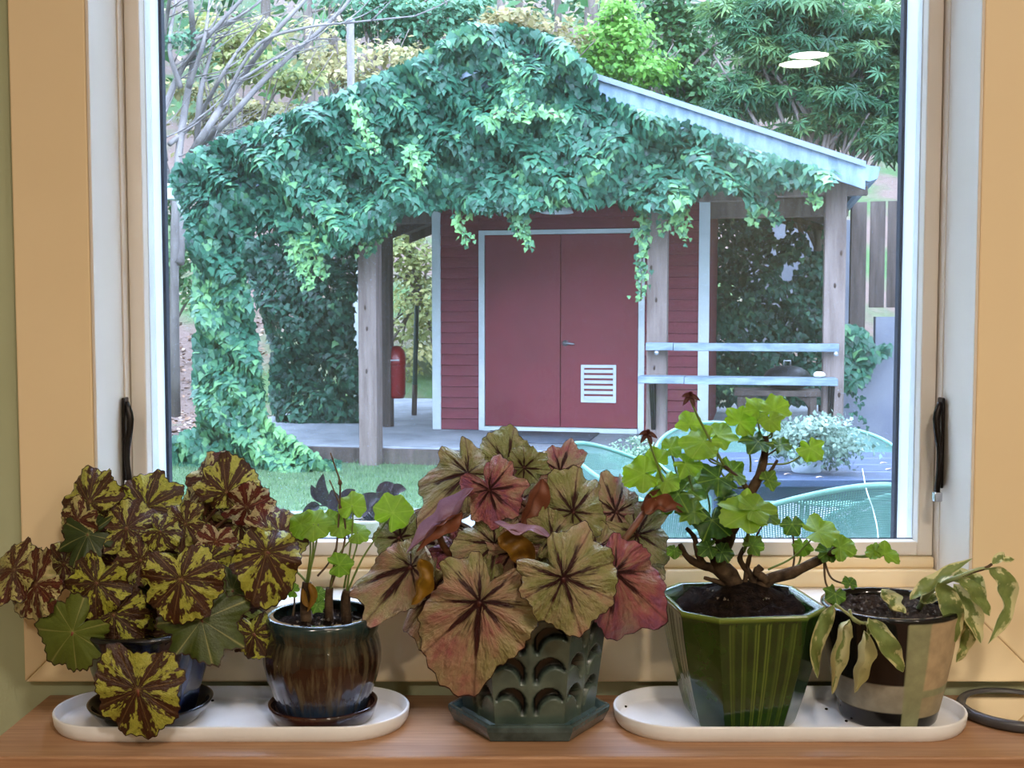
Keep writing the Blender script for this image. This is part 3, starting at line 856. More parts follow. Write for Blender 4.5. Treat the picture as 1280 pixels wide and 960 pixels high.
# ------------------------------------------------------------------ plant 3: rex begonia in a hexagonal pot with cut leaf motif
def hexglaze():
    m, nt, b = nt_new('dark_teal_glaze')
    n1 = noise(nt, 30, 4)
    c = ramp(nt, n1, [(0.3, srgb(56, 70, 64)), (0.6, srgb(80, 94, 84)), (0.8, srgb(98, 114, 110))])
    c = mixc(nt, attr(nt, 'cut'), c, srgb(7, 6, 6))  # cuts coloured near black to read as deep shaded openings
    L(nt, c, b.inputs['Base Color'])
    b.inputs['Roughness'].default_value = 0.3
    b.inputs['Coat Weight'].default_value = 0.3
    bump(nt, b, noise(nt, 120, 3), 0.15, 0.001)
    return m
m_hex = hexglaze()
m_hexrim = M('dark_teal_glaze_worn', srgb(40, 58, 58), srgb(74, 92, 92), rough=0.25, scale=40, coat=0.4, bstr=0.1)
X3, Y3 = at(661, 885, 1.256).x, 1.256
SQ = 0.90                                    # the pot is slightly flattened front to back
def hexring(R, z, n=1, turn=0.0):
    c = [Vector((math.cos(math.radians(60 * k + 180)), math.sin(math.radians(60 * k + 180)), 0)) for k in range(7)]
    out = []
    for k in range(6):
        for j in range(n):
            p = c[k].lerp(c[k + 1], j / n) * R
            out.append((X3 + p.x, Y3 + p.y * SQ, z))
    return out
def hexloft(levels, n=1):
    V, F = [], []
    for R, z in levels: V += hexring(R, z, n)
    m = 6 * n
    for j in range(len(levels) - 1):
        for k in range(m): F.append((j * m + k, j * m + (k + 1) % m, (j + 1) * m + (k + 1) % m, (j + 1) * m + k))
    F.append(tuple(range(m - 1, -1, -1))); F.append(tuple((len(levels) - 1) * m + k for k in range(m)))
    return V, F
sc3 = thing('plant_saucer', 'dark teal hexagonal saucer under the carved hexagonal pot', 'saucer', (X3, Y3, ZCOUNTER))
o = obj('dish', hexloft([(0.080, 0.0), (0.0835, 0.001), (0.0895, 0.012), (0.0905, 0.017), (0.0895, 0.0195), (0.086, 0.0195), (0.083, 0.016), (0.078, 0.006), (0.002, 0.005)][0:0] or
                        [(R, ZCOUNTER + z) for R, z in [(0.080, 0.0), (0.0835, 0.001), (0.0895, 0.012), (0.0905, 0.017), (0.0895, 0.0195), (0.086, 0.0195), (0.083, 0.016), (0.078, 0.006), (0.002, 0.005)]], 4), m_hexrim, sc3, False)
zb3 = ZCOUNTER + 0.0062
p3 = thing('potted_rex_begonia', 'large rex begonia with burgundy and olive leaves in a carved hexagonal pot', 'potted plant', (X3, Y3, zb3))
H3 = 0.128
def hexpot():
    nx, nz = 44, 72
    V, F, cut = [], [], []
    corners = [Vector((math.cos(math.radians(60 * k + 180)), math.sin(math.radians(60 * k + 180)) * SQ, 0)) for k in range(7)]
    for k in range(6):
        nrm = (corners[k] + corners[k + 1]).normalized()
        base = len(V)
        for j in range(nz + 1):
            h = j / nz
            R = 0.0735 + 0.0155 * h
            for i in range(nx + 1):
                s = -1 + 2 * i / nx
                p = (corners[k] * (1 - s) / 2 + corners[k + 1] * (1 + s) / 2) * R
                x, y = s, h * 3.0
                d = 0.0
                for q in range(4):
                    yi = 0.52 + 0.86 * q
                    for sg in (-1, 1):
                        d1 = math.hypot(x - sg * 0.52, (y - yi) * 0.86)
                        d2 = math.hypot(x - sg * 0.66, (y - yi + 0.26) * 0.86)
                        if d1 < 0.44 and d2 > 0.40 and y > yi - 0.25:
                            d = max(d, min(1, (0.44 - d1) / 0.03, (d2 - 0.40) / 0.03))
                if abs(s) > 0.93 or h < 0.06 or h > 0.95: d = 0
                stem = 0.0012 * math.exp(-(x / 0.06) ** 2) if d == 0 else 0
                p = p + nrm * (stem - 0.012 * d)
                V.append((X3 + p.x, Y3 + p.y, zb3 + 0.010 + h * (H3 - 0.010))); cut.append(d)
        for j in range(nz):
            for i in range(nx):
                a = base + j * (nx + 1) + i
                F.append((a, a + 1, a + nx + 2, a + nx + 1))
    return (V, F), np.array(cut)
g, cut = hexpot()
obj('pot', g, m_hex, p3, True, dict(cut=cut))
obj('pot_foot', hexloft([(R, zb3 + z) for R, z in [(0.066, 0.0), (0.0745, 0.001), (0.0765, 0.004), (0.0765, 0.008), (0.0735, 0.0105), (0.060, 0.0105)]], 4), m_hexrim, p3, False)
obj('pot_rim', hexloft([(R, zb3 + z) for R, z in [(0.0885, H3 - 0.004), (0.0905, H3 - 0.002), (0.0905, H3 + 0.003), (0.084, H3 + 0.003), (0.0825, H3 - 0.004)]], 4), m_hexrim, p3, False)
soil(p3, (X3, Y3, zb3 + H3 - 0.006), 0.074, 7, ry=0.066)
cr3 = (X3, Y3, zb3 + H3 - 0.004)
RX = dict(nv=8, lobe=0.055, ser=0.022, back=0.78, side=0.80, sinus=0.28, ruffle=0.09, irr=0.16, edge=0.05, crease=0.045, skew=0.08, sr=0.0022)
rex = [ # px, py, R, tip, a, b, dy, tint, extra
 (634, 580, 54, 100, 0.0, 0.25, 0.0, 0.05, dict(back=0.45, side=0.62)), (655, 585, 34, 20, 0.15, 0.15, -0.01, 0.0, dict(back=0.6)),
 (585, 592, 82, 200, -0.35, 0.45, -0.02, 0.22, dict(side=0.6, back=0.45)), (612, 612, 52, 300, -0.1, 0.2, -0.04, 0.8, dict(side=0.75)),
 (716, 640, 58, 60, 0.15, 0.3, -0.03, 0.12, dict(back=0.6)), (770, 640, 52, 80, 0.4, 0.25, 0.0, 0.5, {}), (700, 590, 40, 40, 0.2, 0.2, 0.03, 0.6, {}),
 (514, 708, 82, 212, -0.2, 0.35, -0.03, 0.38, dict(side=0.58, back=0.4)), (500, 672, 42, 120, -0.3, 0.2, 0.0, 0.05, {}),
 (545, 732, 84, 252, -0.35, 0.05, -0.04, 0.30, dict(side=0.55, back=0.4)), (600, 752, 118, 244, -0.12, 0.10, -0.085, 0.48, dict(side=0.66, back=0.5, ruffle=0.04, lobe=0.07)),
 (704, 722, 78, 312, 0.08, 0.22, -0.105, 0.22, dict(side=0.84, back=0.78, ruffle=0.05, lobe=0.08)), (768, 715, 105, 292, 0.35, 0.02, -0.05, 0.86, dict(side=0.56, back=0.42)),
 (796, 668, 58, 310, 0.4, 0.2, 0.0, 0.15, {}), (618, 680, 54, 200, 0.0, 0.35, -0.045, 0.2, {}), (572, 690, 40, 200, -0.2, 0.3, -0.03, 0.9, {}),
 (640, 690, 46, 260, 0.0, 0.3, -0.05, 0.55, {}), (665, 640, 50, 290, 0.0, 0.15, -0.02, 0.55, {}), (742, 690, 46, 20, 0.2, 0.4, -0.04, 0.3, {}),
 (690, 672, 44, 30, 0.1, 0.5, -0.05, 0.15, {}), (560, 650, 50, 180, -0.1, 0.3, 0.02, 0.5, {}), (640, 630, 54, 90, 0, 0.2, 0.035, 0.4, {}), (700, 650, 54, 60, 0, 0.2, 0.03, 0.45, {}),
 (600, 700, 54, 210, 0, 0.2, 0.0, 0.4, {}), (660, 730, 54, 270, 0, 0.2, -0.02, 0.35, {}), (750, 740, 50, 320, 0.2, 0.1, 0.0, 0.4, {}), (560, 740, 50, 230, -0.1, 0.1, 0.0, 0.6, {}), (740, 660, 54, 45, 0.1, 0.3, 0.03, 0.6, {}), (690, 760, 46, 280, 0.1, 0.1, -0.04, 0.5, {}), (800, 700, 44, 300, 0.3, 0.2, 0.02, 0.3, {})]
for px, py, R, tip, a, b, dy, ti, kw in rex:
    k = dict(RX); k.update(kw)
    add_leaf(p3, cr3, Y3 + dy, px, py, R, tip, a, b, m_rex, ti, stalk_mat=m_stalk_dark, **k)
k = dict(RX)
def folded_leaf(pts, w, nrm, fold, mat, tint, dy, wave=0.15, seed=0, fat=0.45):
    g, a_, u = strip_leaf([at(x, y, Y3 + dy) for x, y in pts], w * pxm(Y3), nrm, fold, 18, 8, wave, seed, fat)
    n_ = len(g[0])
    return obj('leaf', g, mat, p3, True, dict(line=(a_['rad'] < 0.05).astype(float), **a_), u, tint)
folded_leaf([(592, 610), (566, 640), (540, 662), (508, 692)], 17, (-0.5, -0.8, 0.6), 0.9, m_lilac, 0.45, -0.05, 0.30, 1)
folded_leaf([(578, 640), (560, 652), (540, 664), (520, 690)], 13, (0.2, -0.8, -0.4), 0.8, m_brownleaf, 1.0, -0.056, 0.2, 2)
folded_leaf([(524, 698), (528, 716), (524, 738), (514, 756)], 17, (0.5, -1, 0.1), 1.0, m_yellowing, 0.75, -0.06, 0.3, 3)
folded_leaf([(622, 672), (640, 682), (655, 700), (658, 724)], 22, (0.1, -1, 0.4), 0.8, m_yellowing, 0.35, -0.062, 0.3, 4)
folded_leaf([(618, 652), (645, 664), (668, 662), (694, 676)], 8, (0, -0.8, 0.8), 0.6, m_lilac, 0.6, -0.068, 0.45, 5)
folded_leaf([(678, 598), (670, 620), (660, 642), (650, 660)], 18, (0.4, -1, 0.1), 0.7, m_brownleaf, 0.9, -0.03, 0.15, 6)
folded_leaf([(806, 642), (822, 634), (840, 636), (856, 640)], 15, (0.1, -0.8, 0.7), 0.8, m_brownleaf, 0.9, -0.03, 0.3, 7)
folded_leaf([(802, 640), (815, 626), (828, 618), (836, 612)], 13, (0.3, -1, 0.3), 0.6, m_brownleaf, 0.5, -0.02, 0.3, 8)
obj('thick_stem', stalk([cr3, at(650, 690, Y3), at(652, 640, Y3 - 0.01), at(641, 585, Y3 - 0.005)], 0.006, 0.0045, 12, 8), m_stalk_dark, p3)
obj('thick_stem', stalk([cr3, at(740, 720, Y3 - 0.02), at(780, 675, Y3 - 0.03), at(806, 640, Y3 - 0.02)], 0.0045, 0.0036, 12, 8), m_stalk_red, p3)
obj('thick_stem', stalk([cr3, at(600, 720, Y3 - 0.01), at(560, 690, Y3 - 0.03), at(545, 660, Y3 - 0.04)], 0.0045, 0.0036, 12, 8), m_stalk_red, p3)

# ------------------------------------------------------------------ plant 4: woody geranium in a green faceted pot
def greenglaze():
    m, nt, b = nt_new('leaf_green_glaze')
    n1 = noise(nt, 26, 4)
    c = ramp(nt, n1, [(0.3, srgb(20, 46, 16)), (0.7, srgb(40, 68, 20))])
    c = mixc(nt, math_(nt, 'MULTIPLY', attr(nt, 'ridge'), 0.75), c, srgb(112, 132, 52))
    L(nt, c, b.inputs['Base Color'])
    b.inputs['Roughness'].default_value = 0.14
    b.inputs['Coat Weight'].default_value = 0.5
    b.inputs['Coat Roughness'].default_value = 0.05
    return m
m_green = greenglaze()
X4, Y4 = at(923, 885, 1.258).x, 1.258
zb4 = ZTRAY
H4 = 0.134
p4 = thing('potted_geranium', 'geranium with bare woody trunk and bright green leaves in a green faceted pot', 'potted plant', (X4, Y4, zb4))
def octpot():
    """square pot with cut corners, flaring upwards with a slight belly; paired ridges on the broad faces"""
    ca = []
    w, c = 1.0, 0.60
    for s in ((c, -w), (w, -c), (w, c), (c, w), (-c, w), (-w, c), (-w, -c), (-c, -w)): ca.append(Vector((s[0], s[1], 0)))
    rot = Matrix.Rotation(math.radians(7), 3, 'Z')
    ca = [rot @ q for q in ca]
    nf, nz = 60, 40
    prof = [(0.0, 0.051), (0.03, 0.0535), (0.25, 0.0615), (0.5, 0.0695), (0.75, 0.0755), (0.93, 0.0788), (0.97, 0.0805), (1.0, 0.0805)]
    hs = [j / nz for j in range(nz + 1)]
    V, rd = [], []
    def ring(h, inset=0.0, ridge=True):
        r = np.interp(h, [q[0] for q in prof], [q[1] for q in prof]) - inset
        for k in range(8):
            a, b2 = ca[k - 1], ca[k]
            broad = (k % 2 == 0)
            nrm = (a + b2).normalized()
            for i in range(nf):
                t = i / nf
                p = (a.lerp(b2, t)) * r
                g = 0.0
                if broad and ridge and 0.05 < h < 0.95:
                    for cpos in (-0.72, -0.42, -0.14, 0.14, 0.42, 0.72):
                        x = (2 * t - 1)
                        for off in (-0.035, 0.035):
                            g = max(g, math.exp(-((x - cpos - off) / 0.014) ** 2))
                p = p + nrm * 0.0009 * g
                V.append((X4 + p.x, Y4 + p.y, zb4 + h * H4)); rd.append(max(g, 1.0 if (h >= 0.96 and ridge) else 0.0))
    for h in hs: ring(h)
    for h in (0.995, 0.9, 0.75, 0.6): ring(h, 0.006, False)
    n = nf * 8
    m = len(hs) + 4
    F = [(j * n + k, j * n + (k + 1) % n, (j + 1) * n + (k + 1) % n, (j + 1) * n + k) for j in range(m - 1) for k in range(n)]
    F.append(tuple(range(n - 1, -1, -1)))
    return (V, F), np.array(rd)
g, rd = octpot()
o = obj('pot', g, m_green, p4, True, dict(ridge=rd))
so = soil(p4, (X4, Y4, zb4 + H4 - 0.006), 0.071, 9, 0.006)
zs4 = zb4 + H4 - 0.006
# mounded soil at the trunk
obj('soil_mound', lathe([(0.052, -0.004), (0.040, 0.010), (0.026, 0.019), (0.012, 0.024), (0.001, 0.025)], 28, (X4 + 0.004, Y4, zs4), lambda a, t: 1 + 0.12 * math.sin(3 * a + 5 * t) + 0.06 * math.sin(8 * a)), m_soil, p4)
def s4(px, py, dy=0.0): return at(px, py, Y4 + dy)
branches = [([(926, 778), (922, 750), (914, 722), (898, 706), (905, 685), (913, 662)], 0.013, 0.0075), ([(913, 664), (925, 640), (938, 616), (950, 592), (956, 566), (957, 545)], 0.0072, 0.0035),
            ([(912, 665), (910, 640), (908, 615)], 0.006, 0.0035), ([(920, 745), (908, 724), (890, 710), (874, 706), (858, 695), (850, 680)], 0.0065, 0.003), ([(930, 776), (942, 742), (962, 724), (990, 716), (1015, 704), (1040, 692), (1048, 680)], 0.009, 0.0034),
            ([(880, 708), (872, 690), (868, 672), (858, 660)], 0.0045, 0.0022), ([(960, 726), (946, 716), (952, 708)], 0.0055, 0.004), ([(905, 690), (893, 670), (885, 650), (872, 636)], 0.004, 0.002), ([(930, 735), (936, 700), (944, 675)], 0.003, 0.002), ([(938, 616), (925, 600), (905, 582)], 0.0035, 0.002), ([(900, 706), (884, 690), (880, 676)], 0.004, 0.002), ([(945, 735), (938, 718), (925, 700), (930, 684)], 0.005, 0.0022), ([(915, 735), (900, 728), (880, 722)], 0.004, 0.002), ([(950, 600), (962, 590), (972, 575)], 0.0025, 0.0015)]
for pts, r0, r1 in branches:
    dy = 0.0 if pts[0][0] < 960 else -0.005
    P = smooth_path([s4(x, y, dy) for x, y in pts], 14)
    rr = [r0 + (r1 - r0) * i / 14 for i in range(15)]
    rr = [q * (1 + 0.10 * math.sin(i * 2.1)) for i, q in enumerate(rr)]
    obj('woody_branch', tube(P, rr, 10), m_bark, p4)
G = dict(nv=6, lobe=0.09, ser=0.03, back=0.72, side=0.92, sinus=0.12, ruffle=0.09, cup=0.02, crease=0.012, edge=0.05, irr=0.10, ang=64, rad=7)
ger = [ # px, py, R, tip, a, b, dy, tint, joint px, py
 (805, 592, 34, 185, -0.3, 0.35, -0.02, 0.9, 872, 636), (821, 577, 26, 120, -0.2, 0.3, 0.0, 0.8, 872, 636), (862, 530, 24, 110, 0.0, 0.3, 0.0, 0.95, 905, 582), (880, 552, 36, 200, -0.1, 0.5, -0.02, 0.8, 905, 582),
 (898, 545, 30, 30, 0.1, 0.5, 0.0, 0.8, 908, 600), (925, 528, 32, 40, 0.2, 0.4, 0.0, 0.9, 938, 590), (948, 512, 26, 110, 0.1, 0.25, 0.0, 0.9, 957, 550), (968, 512, 28, 60, 0.2, 0.2, -0.01, 0.95, 957, 548), (962, 524, 22, 270, 0.2, 0.3, -0.02, 0.85, 957, 548),
 (948, 552, 30, 200, 0, 0.95, -0.01, 0.1, 957, 560), (975, 556, 20, 350, 0.1, 0.9, 0.0, 0.15, 957, 565), (1013, 560, 24, 300, 0.2, 0.15, 0.0, 0.8, 957, 580), (898, 598, 34, 210, 0, 0.55, -0.01, 0.1, 910, 620), (915, 590, 28, 40, 0.1, 0.6, 0.0, 0.3, 930, 610),
 (848, 618, 36, 200, -0.2, 0.6, -0.02, 0.2, 872, 640), (862, 612, 30, 40, 0, 0.5, -0.01, 0.3, 885, 650), (890, 650, 36, 260, 0.1, 0.35, -0.03, 0.0, 893, 670), (935, 642, 44, 190, -0.1, 0.65, -0.05, 0.85, 930, 690), (942, 636, 34, 20, 0.2, 0.6, -0.05, 0.75, 930, 690),
 (960, 645, 20, 330, 0.2, 0.5, -0.03, 0.3, 944, 675), (990, 655, 20, 250, 0.1, 0.2, 0.0, 0.15, 990, 716), (1022, 664, 34, 350, 0.1, 0.7, -0.02, 0.8, 960, 712), (1050, 684, 26, 20, 0.1, 0.4, -0.01, 0.6, 1040, 692), (1036, 690, 22, 190, 0, 0.5, 0.0, 0.2, 1040, 692),
 (1106, 692, 24, 40, 0.2, 0.35, -0.01, 0.75, 1048, 684), (1094, 690, 16, 170, -0.1, 0.5, -0.01, 0.6, 1048, 684), (1003, 682, 18, 280, 0, 0.2, 0.0, 0.5, 985, 712), (886, 684, 20, 190, -0.1, 0.3, -0.02, 0.15, 893, 690), (902, 690, 20, 330, 0.1, 0.3, -0.02, 0.1, 900, 700),
 (940, 682, 20, 30, 0, 0.3, -0.02, 0.3, 938, 715), (843, 688, 14, 270, -0.1, 0.1, 0.0, 0.3, 850, 682), (857, 580, 26, 330, 0, 0.3, -0.02, 0.7, 885, 650), (833, 600, 24, 300, -0.1, 0.3, -0.02, 0.85, 872, 640), (820, 610, 22, 340, -0.2, 0.5, -0.02, 0.6, 872, 640),
 (868, 640, 28, 160, -0.1, 0.6, -0.03, 0.4, 885, 655), (905, 622, 24, 340, 0, 0.5, -0.01, 0.05, 908, 640), (960, 600, 20, 20, 0.2, 0.4, -0.01, 0.3, 950, 592), (1044, 742, 20, 225, 0, 0.1, -0.02, 0.2, 1030, 700), (1062, 730, 14, 60, 0.2, 0.1, -0.02, 0.15, 1030, 700), (838, 560, 22, 60, -0.1, 0.4, 0.01, 0.7, 872, 636), (880, 600, 26, 100, 0, 0.4, 0.02, 0.5, 885, 650)]
for px, py, R, tip, a, b, dy, ti, jx, jy in ger:
    LEAFSEED[0] += 1
    A = s4(px, py, dy)
    n, e = face_axes(a + random.uniform(-0.35, 0.35), b * 1.3 + random.uniform(0.05, 0.55), tip + random.uniform(-25, 25))
    geo, at_, uv = palm_leaf(A, n, e, R * 0.80 * pxm(Y4), seed=LEAFSEED[0], **G)
    lf = obj('leaf', geo, m_geran, p4, True, at_, uv, ti)
    J = s4(jx, jy)
    mid = (A + J) / 2 + Vector((random.uniform(-0.006, 0.006), 0.004, -0.008))
    obj('leaf_stalk', stalk([J, mid, A - n * 0.003], 0.0013, 0.001, 10, 6), m_stalk_green if ti > 0.3 else m_drystem, lf)
# two dried flower heads on long stems
for pts, cx, cy in [([(838, 640), (828, 600), (816, 565), (809, 545)], 809, 541), ([(905, 582), (885, 545), (872, 520), (863, 500)], 862, 494)]:
    fl = obj('flower_stem', stalk([s4(x, y, -0.02) for x, y in pts], 0.0017, 0.0012, 12, 6), m_stalk_green, p4)
    for k in range(5):
        ang = k * 1.3
        c0 = s4(cx, cy, -0.02)
        g, a_, u = strip_leaf([c0, c0 + Vector((math.cos(ang) * 0.005, -0.003, math.sin(ang) * 0.004 - 0.002)), c0 + Vector((math.cos(ang) * 0.011, -0.004, math.sin(ang) * 0.008 - 0.006))], 0.003, (0, -1, 0.4), 0.5, 6, 4)
        obj('dry_petal', g, m_brownleaf, fl, True, a_, u, 0.0)

# ------------------------------------------------------------------ plant 5: wilting variegated plant in a patchwork pot
def patch_mat():
    m, nt, b = nt_new('patchwork_glaze')
    c = attr(nt, 'patch', out='Color')
    n1 = noise(nt, 70, 4)
    c = mixc(nt, 0.35, c, mixc(nt, 1.0, c, ramp(nt, n1, [(0.3, (0.35, 0.35, 0.35, 1)), (0.7, (1.2, 1.2, 1.2, 1))]), 'MULTIPLY'))
    L(nt, c, b.inputs['Base Color'])
    L(nt, ramp(nt, attr(nt, 'matte'), [(0, (0.12, 0.12, 0.12, 1)), (1, (0.6, 0.6, 0.6, 1))]), b.inputs['Roughness'])
    bump(nt, b, n1, 0.2, 0.001)
    return m
m_patch = patch_mat()
X5, Y5 = at(1109, 885, 1.262).x, 1.262
zb5, H5 = ZTRAY, 0.128
p5 = thing('potted_variegated_plant', 'wilting plant with cream-edged drooping leaves in a patchwork glazed pot', 'potted plant', (X5, Y5, zb5))
def patchpot():
    n, nz = 180, 64
    prof = [(0.0, 0.0500), (0.02, 0.0525), (0.3, 0.0605), (0.6, 0.0680), (0.9, 0.0735), (0.97, 0.0750), (1.0, 0.0742)]
    V, col, mt = [], [], []
    tan_, sage, black, grey = srgb(182, 160, 126), srgb(146, 148, 112), srgb(22, 20, 22), srgb(150, 144, 130)
    def put(r, z, k, h):
        a = 2 * math.pi * k / n
        V.append((X5 + r * math.cos(a), Y5 + r * math.sin(a), zb5 + z))
        # angle from the front, + to the right
        t = math.degrees(math.atan2(math.cos(a), -math.sin(a)))
        if h > 0.955: c, q = black, 0
        elif -3 <= t < 17: c, q = sage, 1
        elif t >= 17:
            if h > 0.36: c, q = tan_, 1
            elif h > 0.31: c, q = sage, 1
            elif h > 0.12 : c, q = (srgb(166, 150, 118) if t < 80 else grey), 1
            else: c, q = black, 0
            if t > 110: c, q = (black if 0.4 < h else sage), 0.5
        else:
            if h > 0.42: c, q = black, 0
            elif h > 0.16: c, q = grey, 1
            else: c, q = black, 0
            if t < -110: c, q = (tan_ if h > 0.5 else black), 0.6
        col.append(c); mt.append(q)
    for j in range(nz + 1):
        h = j / nz
        r = float(np.interp(h, [q[0] for q in prof], [q[1] for q in prof]))
        for k in range(n): put(r, h * H5, k, h)
    for h in (1.0, 0.93, 0.8, 0.6):
        r = float(np.interp(h, [q[0] for q in prof], [q[1] for q in prof])) - 0.006
        for k in range(n): put(r, h * H5, k, 1.0)
    m = nz + 5
    F = [(j * n + k, j * n + (k + 1) % n, (j + 1) * n + (k + 1) % n, (j + 1) * n + k) for j in range(m - 1) for k in range(n)]
    F.append(tuple(range(n - 1, -1, -1)))
    return (V, F), np.array(col), np.array(mt)
g, col, mt = patchpot()
obj('pot', g, m_patch, p5, True, dict(patch=col, matte=mt))
m_soil2 = M('brown_potting_soil', srgb(28, 21, 17), srgb(62, 49, 39), rough=1.0, spec=0.05, scale=120, bstr=0.9, bscale=220, bdist=0.004)
so5 = soil(p5, (X5, Y5, zb5 + H5 - 0.010), 0.067, 11, 0.004)
so5.data.materials[0] = m_soil2
def s5(px, py, dy=0.0): return at(px, py, Y5 + dy)
m_vstem = M('pale_green_stem', srgb(150, 156, 104), srgb(120, 128, 80), rough=0.6, scale=50)
FR = -0.085
for pts, dys, r0, r1, mm in [([(1118, 768), (1096, 776), (1079, 779), (1066, 772), (1044, 755)], (0, -0.05, FR, FR, FR), 0.0022, 0.0014, m_vstem), ([(1062, 762), (1066, 774), (1076, 780)], (FR, FR, FR), 0.0016, 0.0014, m_vstem),
                             ([(1145, 768), (1158, 745), (1176, 730), (1202, 720), (1222, 712), (1236, 710)], (0, -0.02, -0.03, -0.03, -0.03, -0.03), 0.0034, 0.0018, m_vstem), ([(1202, 720), (1218, 714), (1232, 710), (1240, 705)], (-0.03, -0.03, -0.03, -0.03), 0.0024, 0.0016, m_bark),
                             ([(1120, 770), (1108, 752), (1102, 738)], (0, -0.02, -0.02), 0.0016, 0.0012, m_vstem)]:
    obj('stem', stalk([s5(x, y, d) for (x, y), d in zip(pts, dys)], r0, r1, 12, 8), mm, p5)
vl = [ # path px, half width px, normal, fold, tint, dy
 ([(1042, 756), (1032, 776), (1020, 812), (1022, 848)], 13, (-0.3, -1, 0.1), 0.5, 0.25, FR - 0.005), ([(1062, 774), (1050, 790), (1042, 830), (1040, 868)], 17, (0.3, -1, 0.1), 0.7, 0.5, FR - 0.008),
 ([(1080, 788), (1079, 810), (1072, 838), (1068, 866)], 20, (0.1, -1, 0.2), 0.8, 0.85, FR - 0.008), ([(1086, 774), (1100, 795), (1118, 822), (1129, 840)], 15, (0.1, -1, 0.3), 0.35, -0.1, FR - 0.010),
 ([(1102, 736), (1108, 748), (1120, 760), (1133, 766)], 16, (-0.2, -0.8, 0.8), 0.5, 0.7, -0.05), ([(1086, 772), (1084, 780), (1086, 796)], 7, (0.3, -1, 0), 0.6, 0.3, FR - 0.006),
 ([(1137, 750), (1160, 734), (1186, 716), (1216, 698)], 12, (-0.3, -0.7, 0.8), 0.4, 0.1, -0.05), ([(1172, 728), (1184, 748), (1193, 775), (1194, 803)], 16, (-0.25, -1, 0.2), 0.3, -0.1, -0.055),
 ([(1192, 730), (1206, 752), (1218, 782), (1226, 804)], 16, (0.1, -1, 0.25), 0.35, 0.5, -0.045), ([(1198, 724), (1214, 738), (1228, 756), (1237, 770)], 13, (0.2, -1, 0.4), 0.3, -0.2, -0.05),
 ([(1236, 710), (1252, 728), (1256, 762), (1235, 805)], 17, (0.35, -1, 0.1), 0.35, 0.1, -0.035), ([(1240, 705), (1250, 698), (1258, 700), (1268, 699)], 8, (0, -0.8, 0.8), 0.3, 0.3, -0.03),
 ([(1200, 760), (1208, 785), (1202, 810), (1195, 828)], 13, (0, -1, 0.1), 0.5, 0.3, -0.03), ([(1150, 752), (1162, 748), (1180, 744)], 9, (0, -0.9, 0.6), 0.3, 0.3, -0.02), ([(1190, 726), (1206, 722), (1224, 732), (1232, 748)], 13, (0.1, -0.8, 0.7), 0.3, 0.1, -0.02)]
for i, (pts, w, nrm, fold, ti, dy) in enumerate(vl):
    g, a_, u = strip_leaf([s5(x, y, dy + 0.012 * j / 3) for j, (x, y) in enumerate(pts)], w * 0.92 * pxm(Y5), nrm, fold * 1.5, 18, 8, 0.22, i)
    obj('leaf', g, m_vari, p5, True, a_, u, ti)

# ------------------------------------------------------------------ hand mirror lying on the shelf
m_mirror = M('mirror_glass', (0.92, 0.92, 0.92, 1), rough=0.02, metal=1.0)
m_grey_plastic = M('dark_grey_plastic', srgb(70, 70, 74), srgb(62, 62, 66), rough=0.4, scale=30)
MX, MY, MZ, MR = 0.570, 1.272, ZCOUNTER, 0.062
hm = thing('hand_mirror', 'round hand mirror in a dark grey frame lying on the shelf', 'mirror', (MX, MY, MZ))
obj('frame', lathe([(0.002, 0.0), (MR - 0.004, 0.0), (MR, 0.003), (MR + 0.0005, 0.009), (MR - 0.002, 0.0125), (MR - 0.007, 0.0125), (MR - 0.0085, 0.0105), (MR - 0.009, 0.006), (0.002, 0.006)], 72, (MX, MY, MZ)), m_grey_plastic, hm)
obj('mirror_disc', lathe([(0.0005, 0.0062), (MR - 0.009, 0.0062), (MR - 0.009, 0.0095), (MR - 0.0105, 0.0103), (0.0005, 0.0103)], 72, (MX, MY, MZ)), m_mirror, hm, False)
hd = Vector((0.86, -0.5, 0)).normalized()
hc = Vector((MX, MY, MZ + 0.006))
P = [hc + hd * (MR - 0.004 + q) for q in (0, 0.012, 0.03, 0.06, 0.09, 0.115, 0.12)]
V, F = tube(P, [0.012, 0.0095, 0.008, 0.009, 0.010, 0.009, 0.004], 14)
obj('handle', ([(x, y, MZ + 0.006 + (z - MZ - 0.006) * 0.6) for x, y, z in V], F), m_grey_plastic, hm)

# bits of dropped soil on the trays
for px, py, lab in [(280, 858, 'dark crumb of soil on the tray behind the blue pot'), (782, 884, 'dark crumb of soil on the tray left of the green pot'), (1033, 887, 'dark crumb of soil on the tray beside the patchwork pot'), (1058, 902, 'dark soil crumb at the foot of the patchwork pot')]:
    q = at_z(px, py, ZTRAY)
    tag(obj('soil_crumb', lathe([(0.0006, 0), (0.0018, 0.0004), (0.0016, 0.0016), (0.0005, 0.0022)], 8, (q.x, min(max(q.y, 1.20), 1.308), ZTRAY - 0.0002), lambda a, t: 1 + 0.25 * math.sin(3 * a)), m_soil), lab, 'soil crumb', 'soil crumbs on the trays')

# ------------------------------------------------------------------ outside: ground
PSI = math.radians(12.0)
BO = at_z(464, 582, 0.0)                       # foot of the shed's left front post
BC, BS = math.cos(PSI), math.sin(PSI)
def B(u, v, z): return (BO.x + u * BC + v * BS, BO.y - u * BS + v * BC, z)
def UZ(px, py, v):
    d = ray(px, py)
    nx, ny = BS, BC
    t = (v - ((CAM.x - BO.x) * nx + (CAM.y - BO.y) * ny)) / (d.x * nx + d.y * ny)
    p = CAM + d * t
    return (p.x - BO.x) * BC - (p.y - BO.y) * BS, p.z
def U(px, v, py=395): return UZ(px, py, v)[0]
def Z(px, py, v): return UZ(px, py, v)[1]

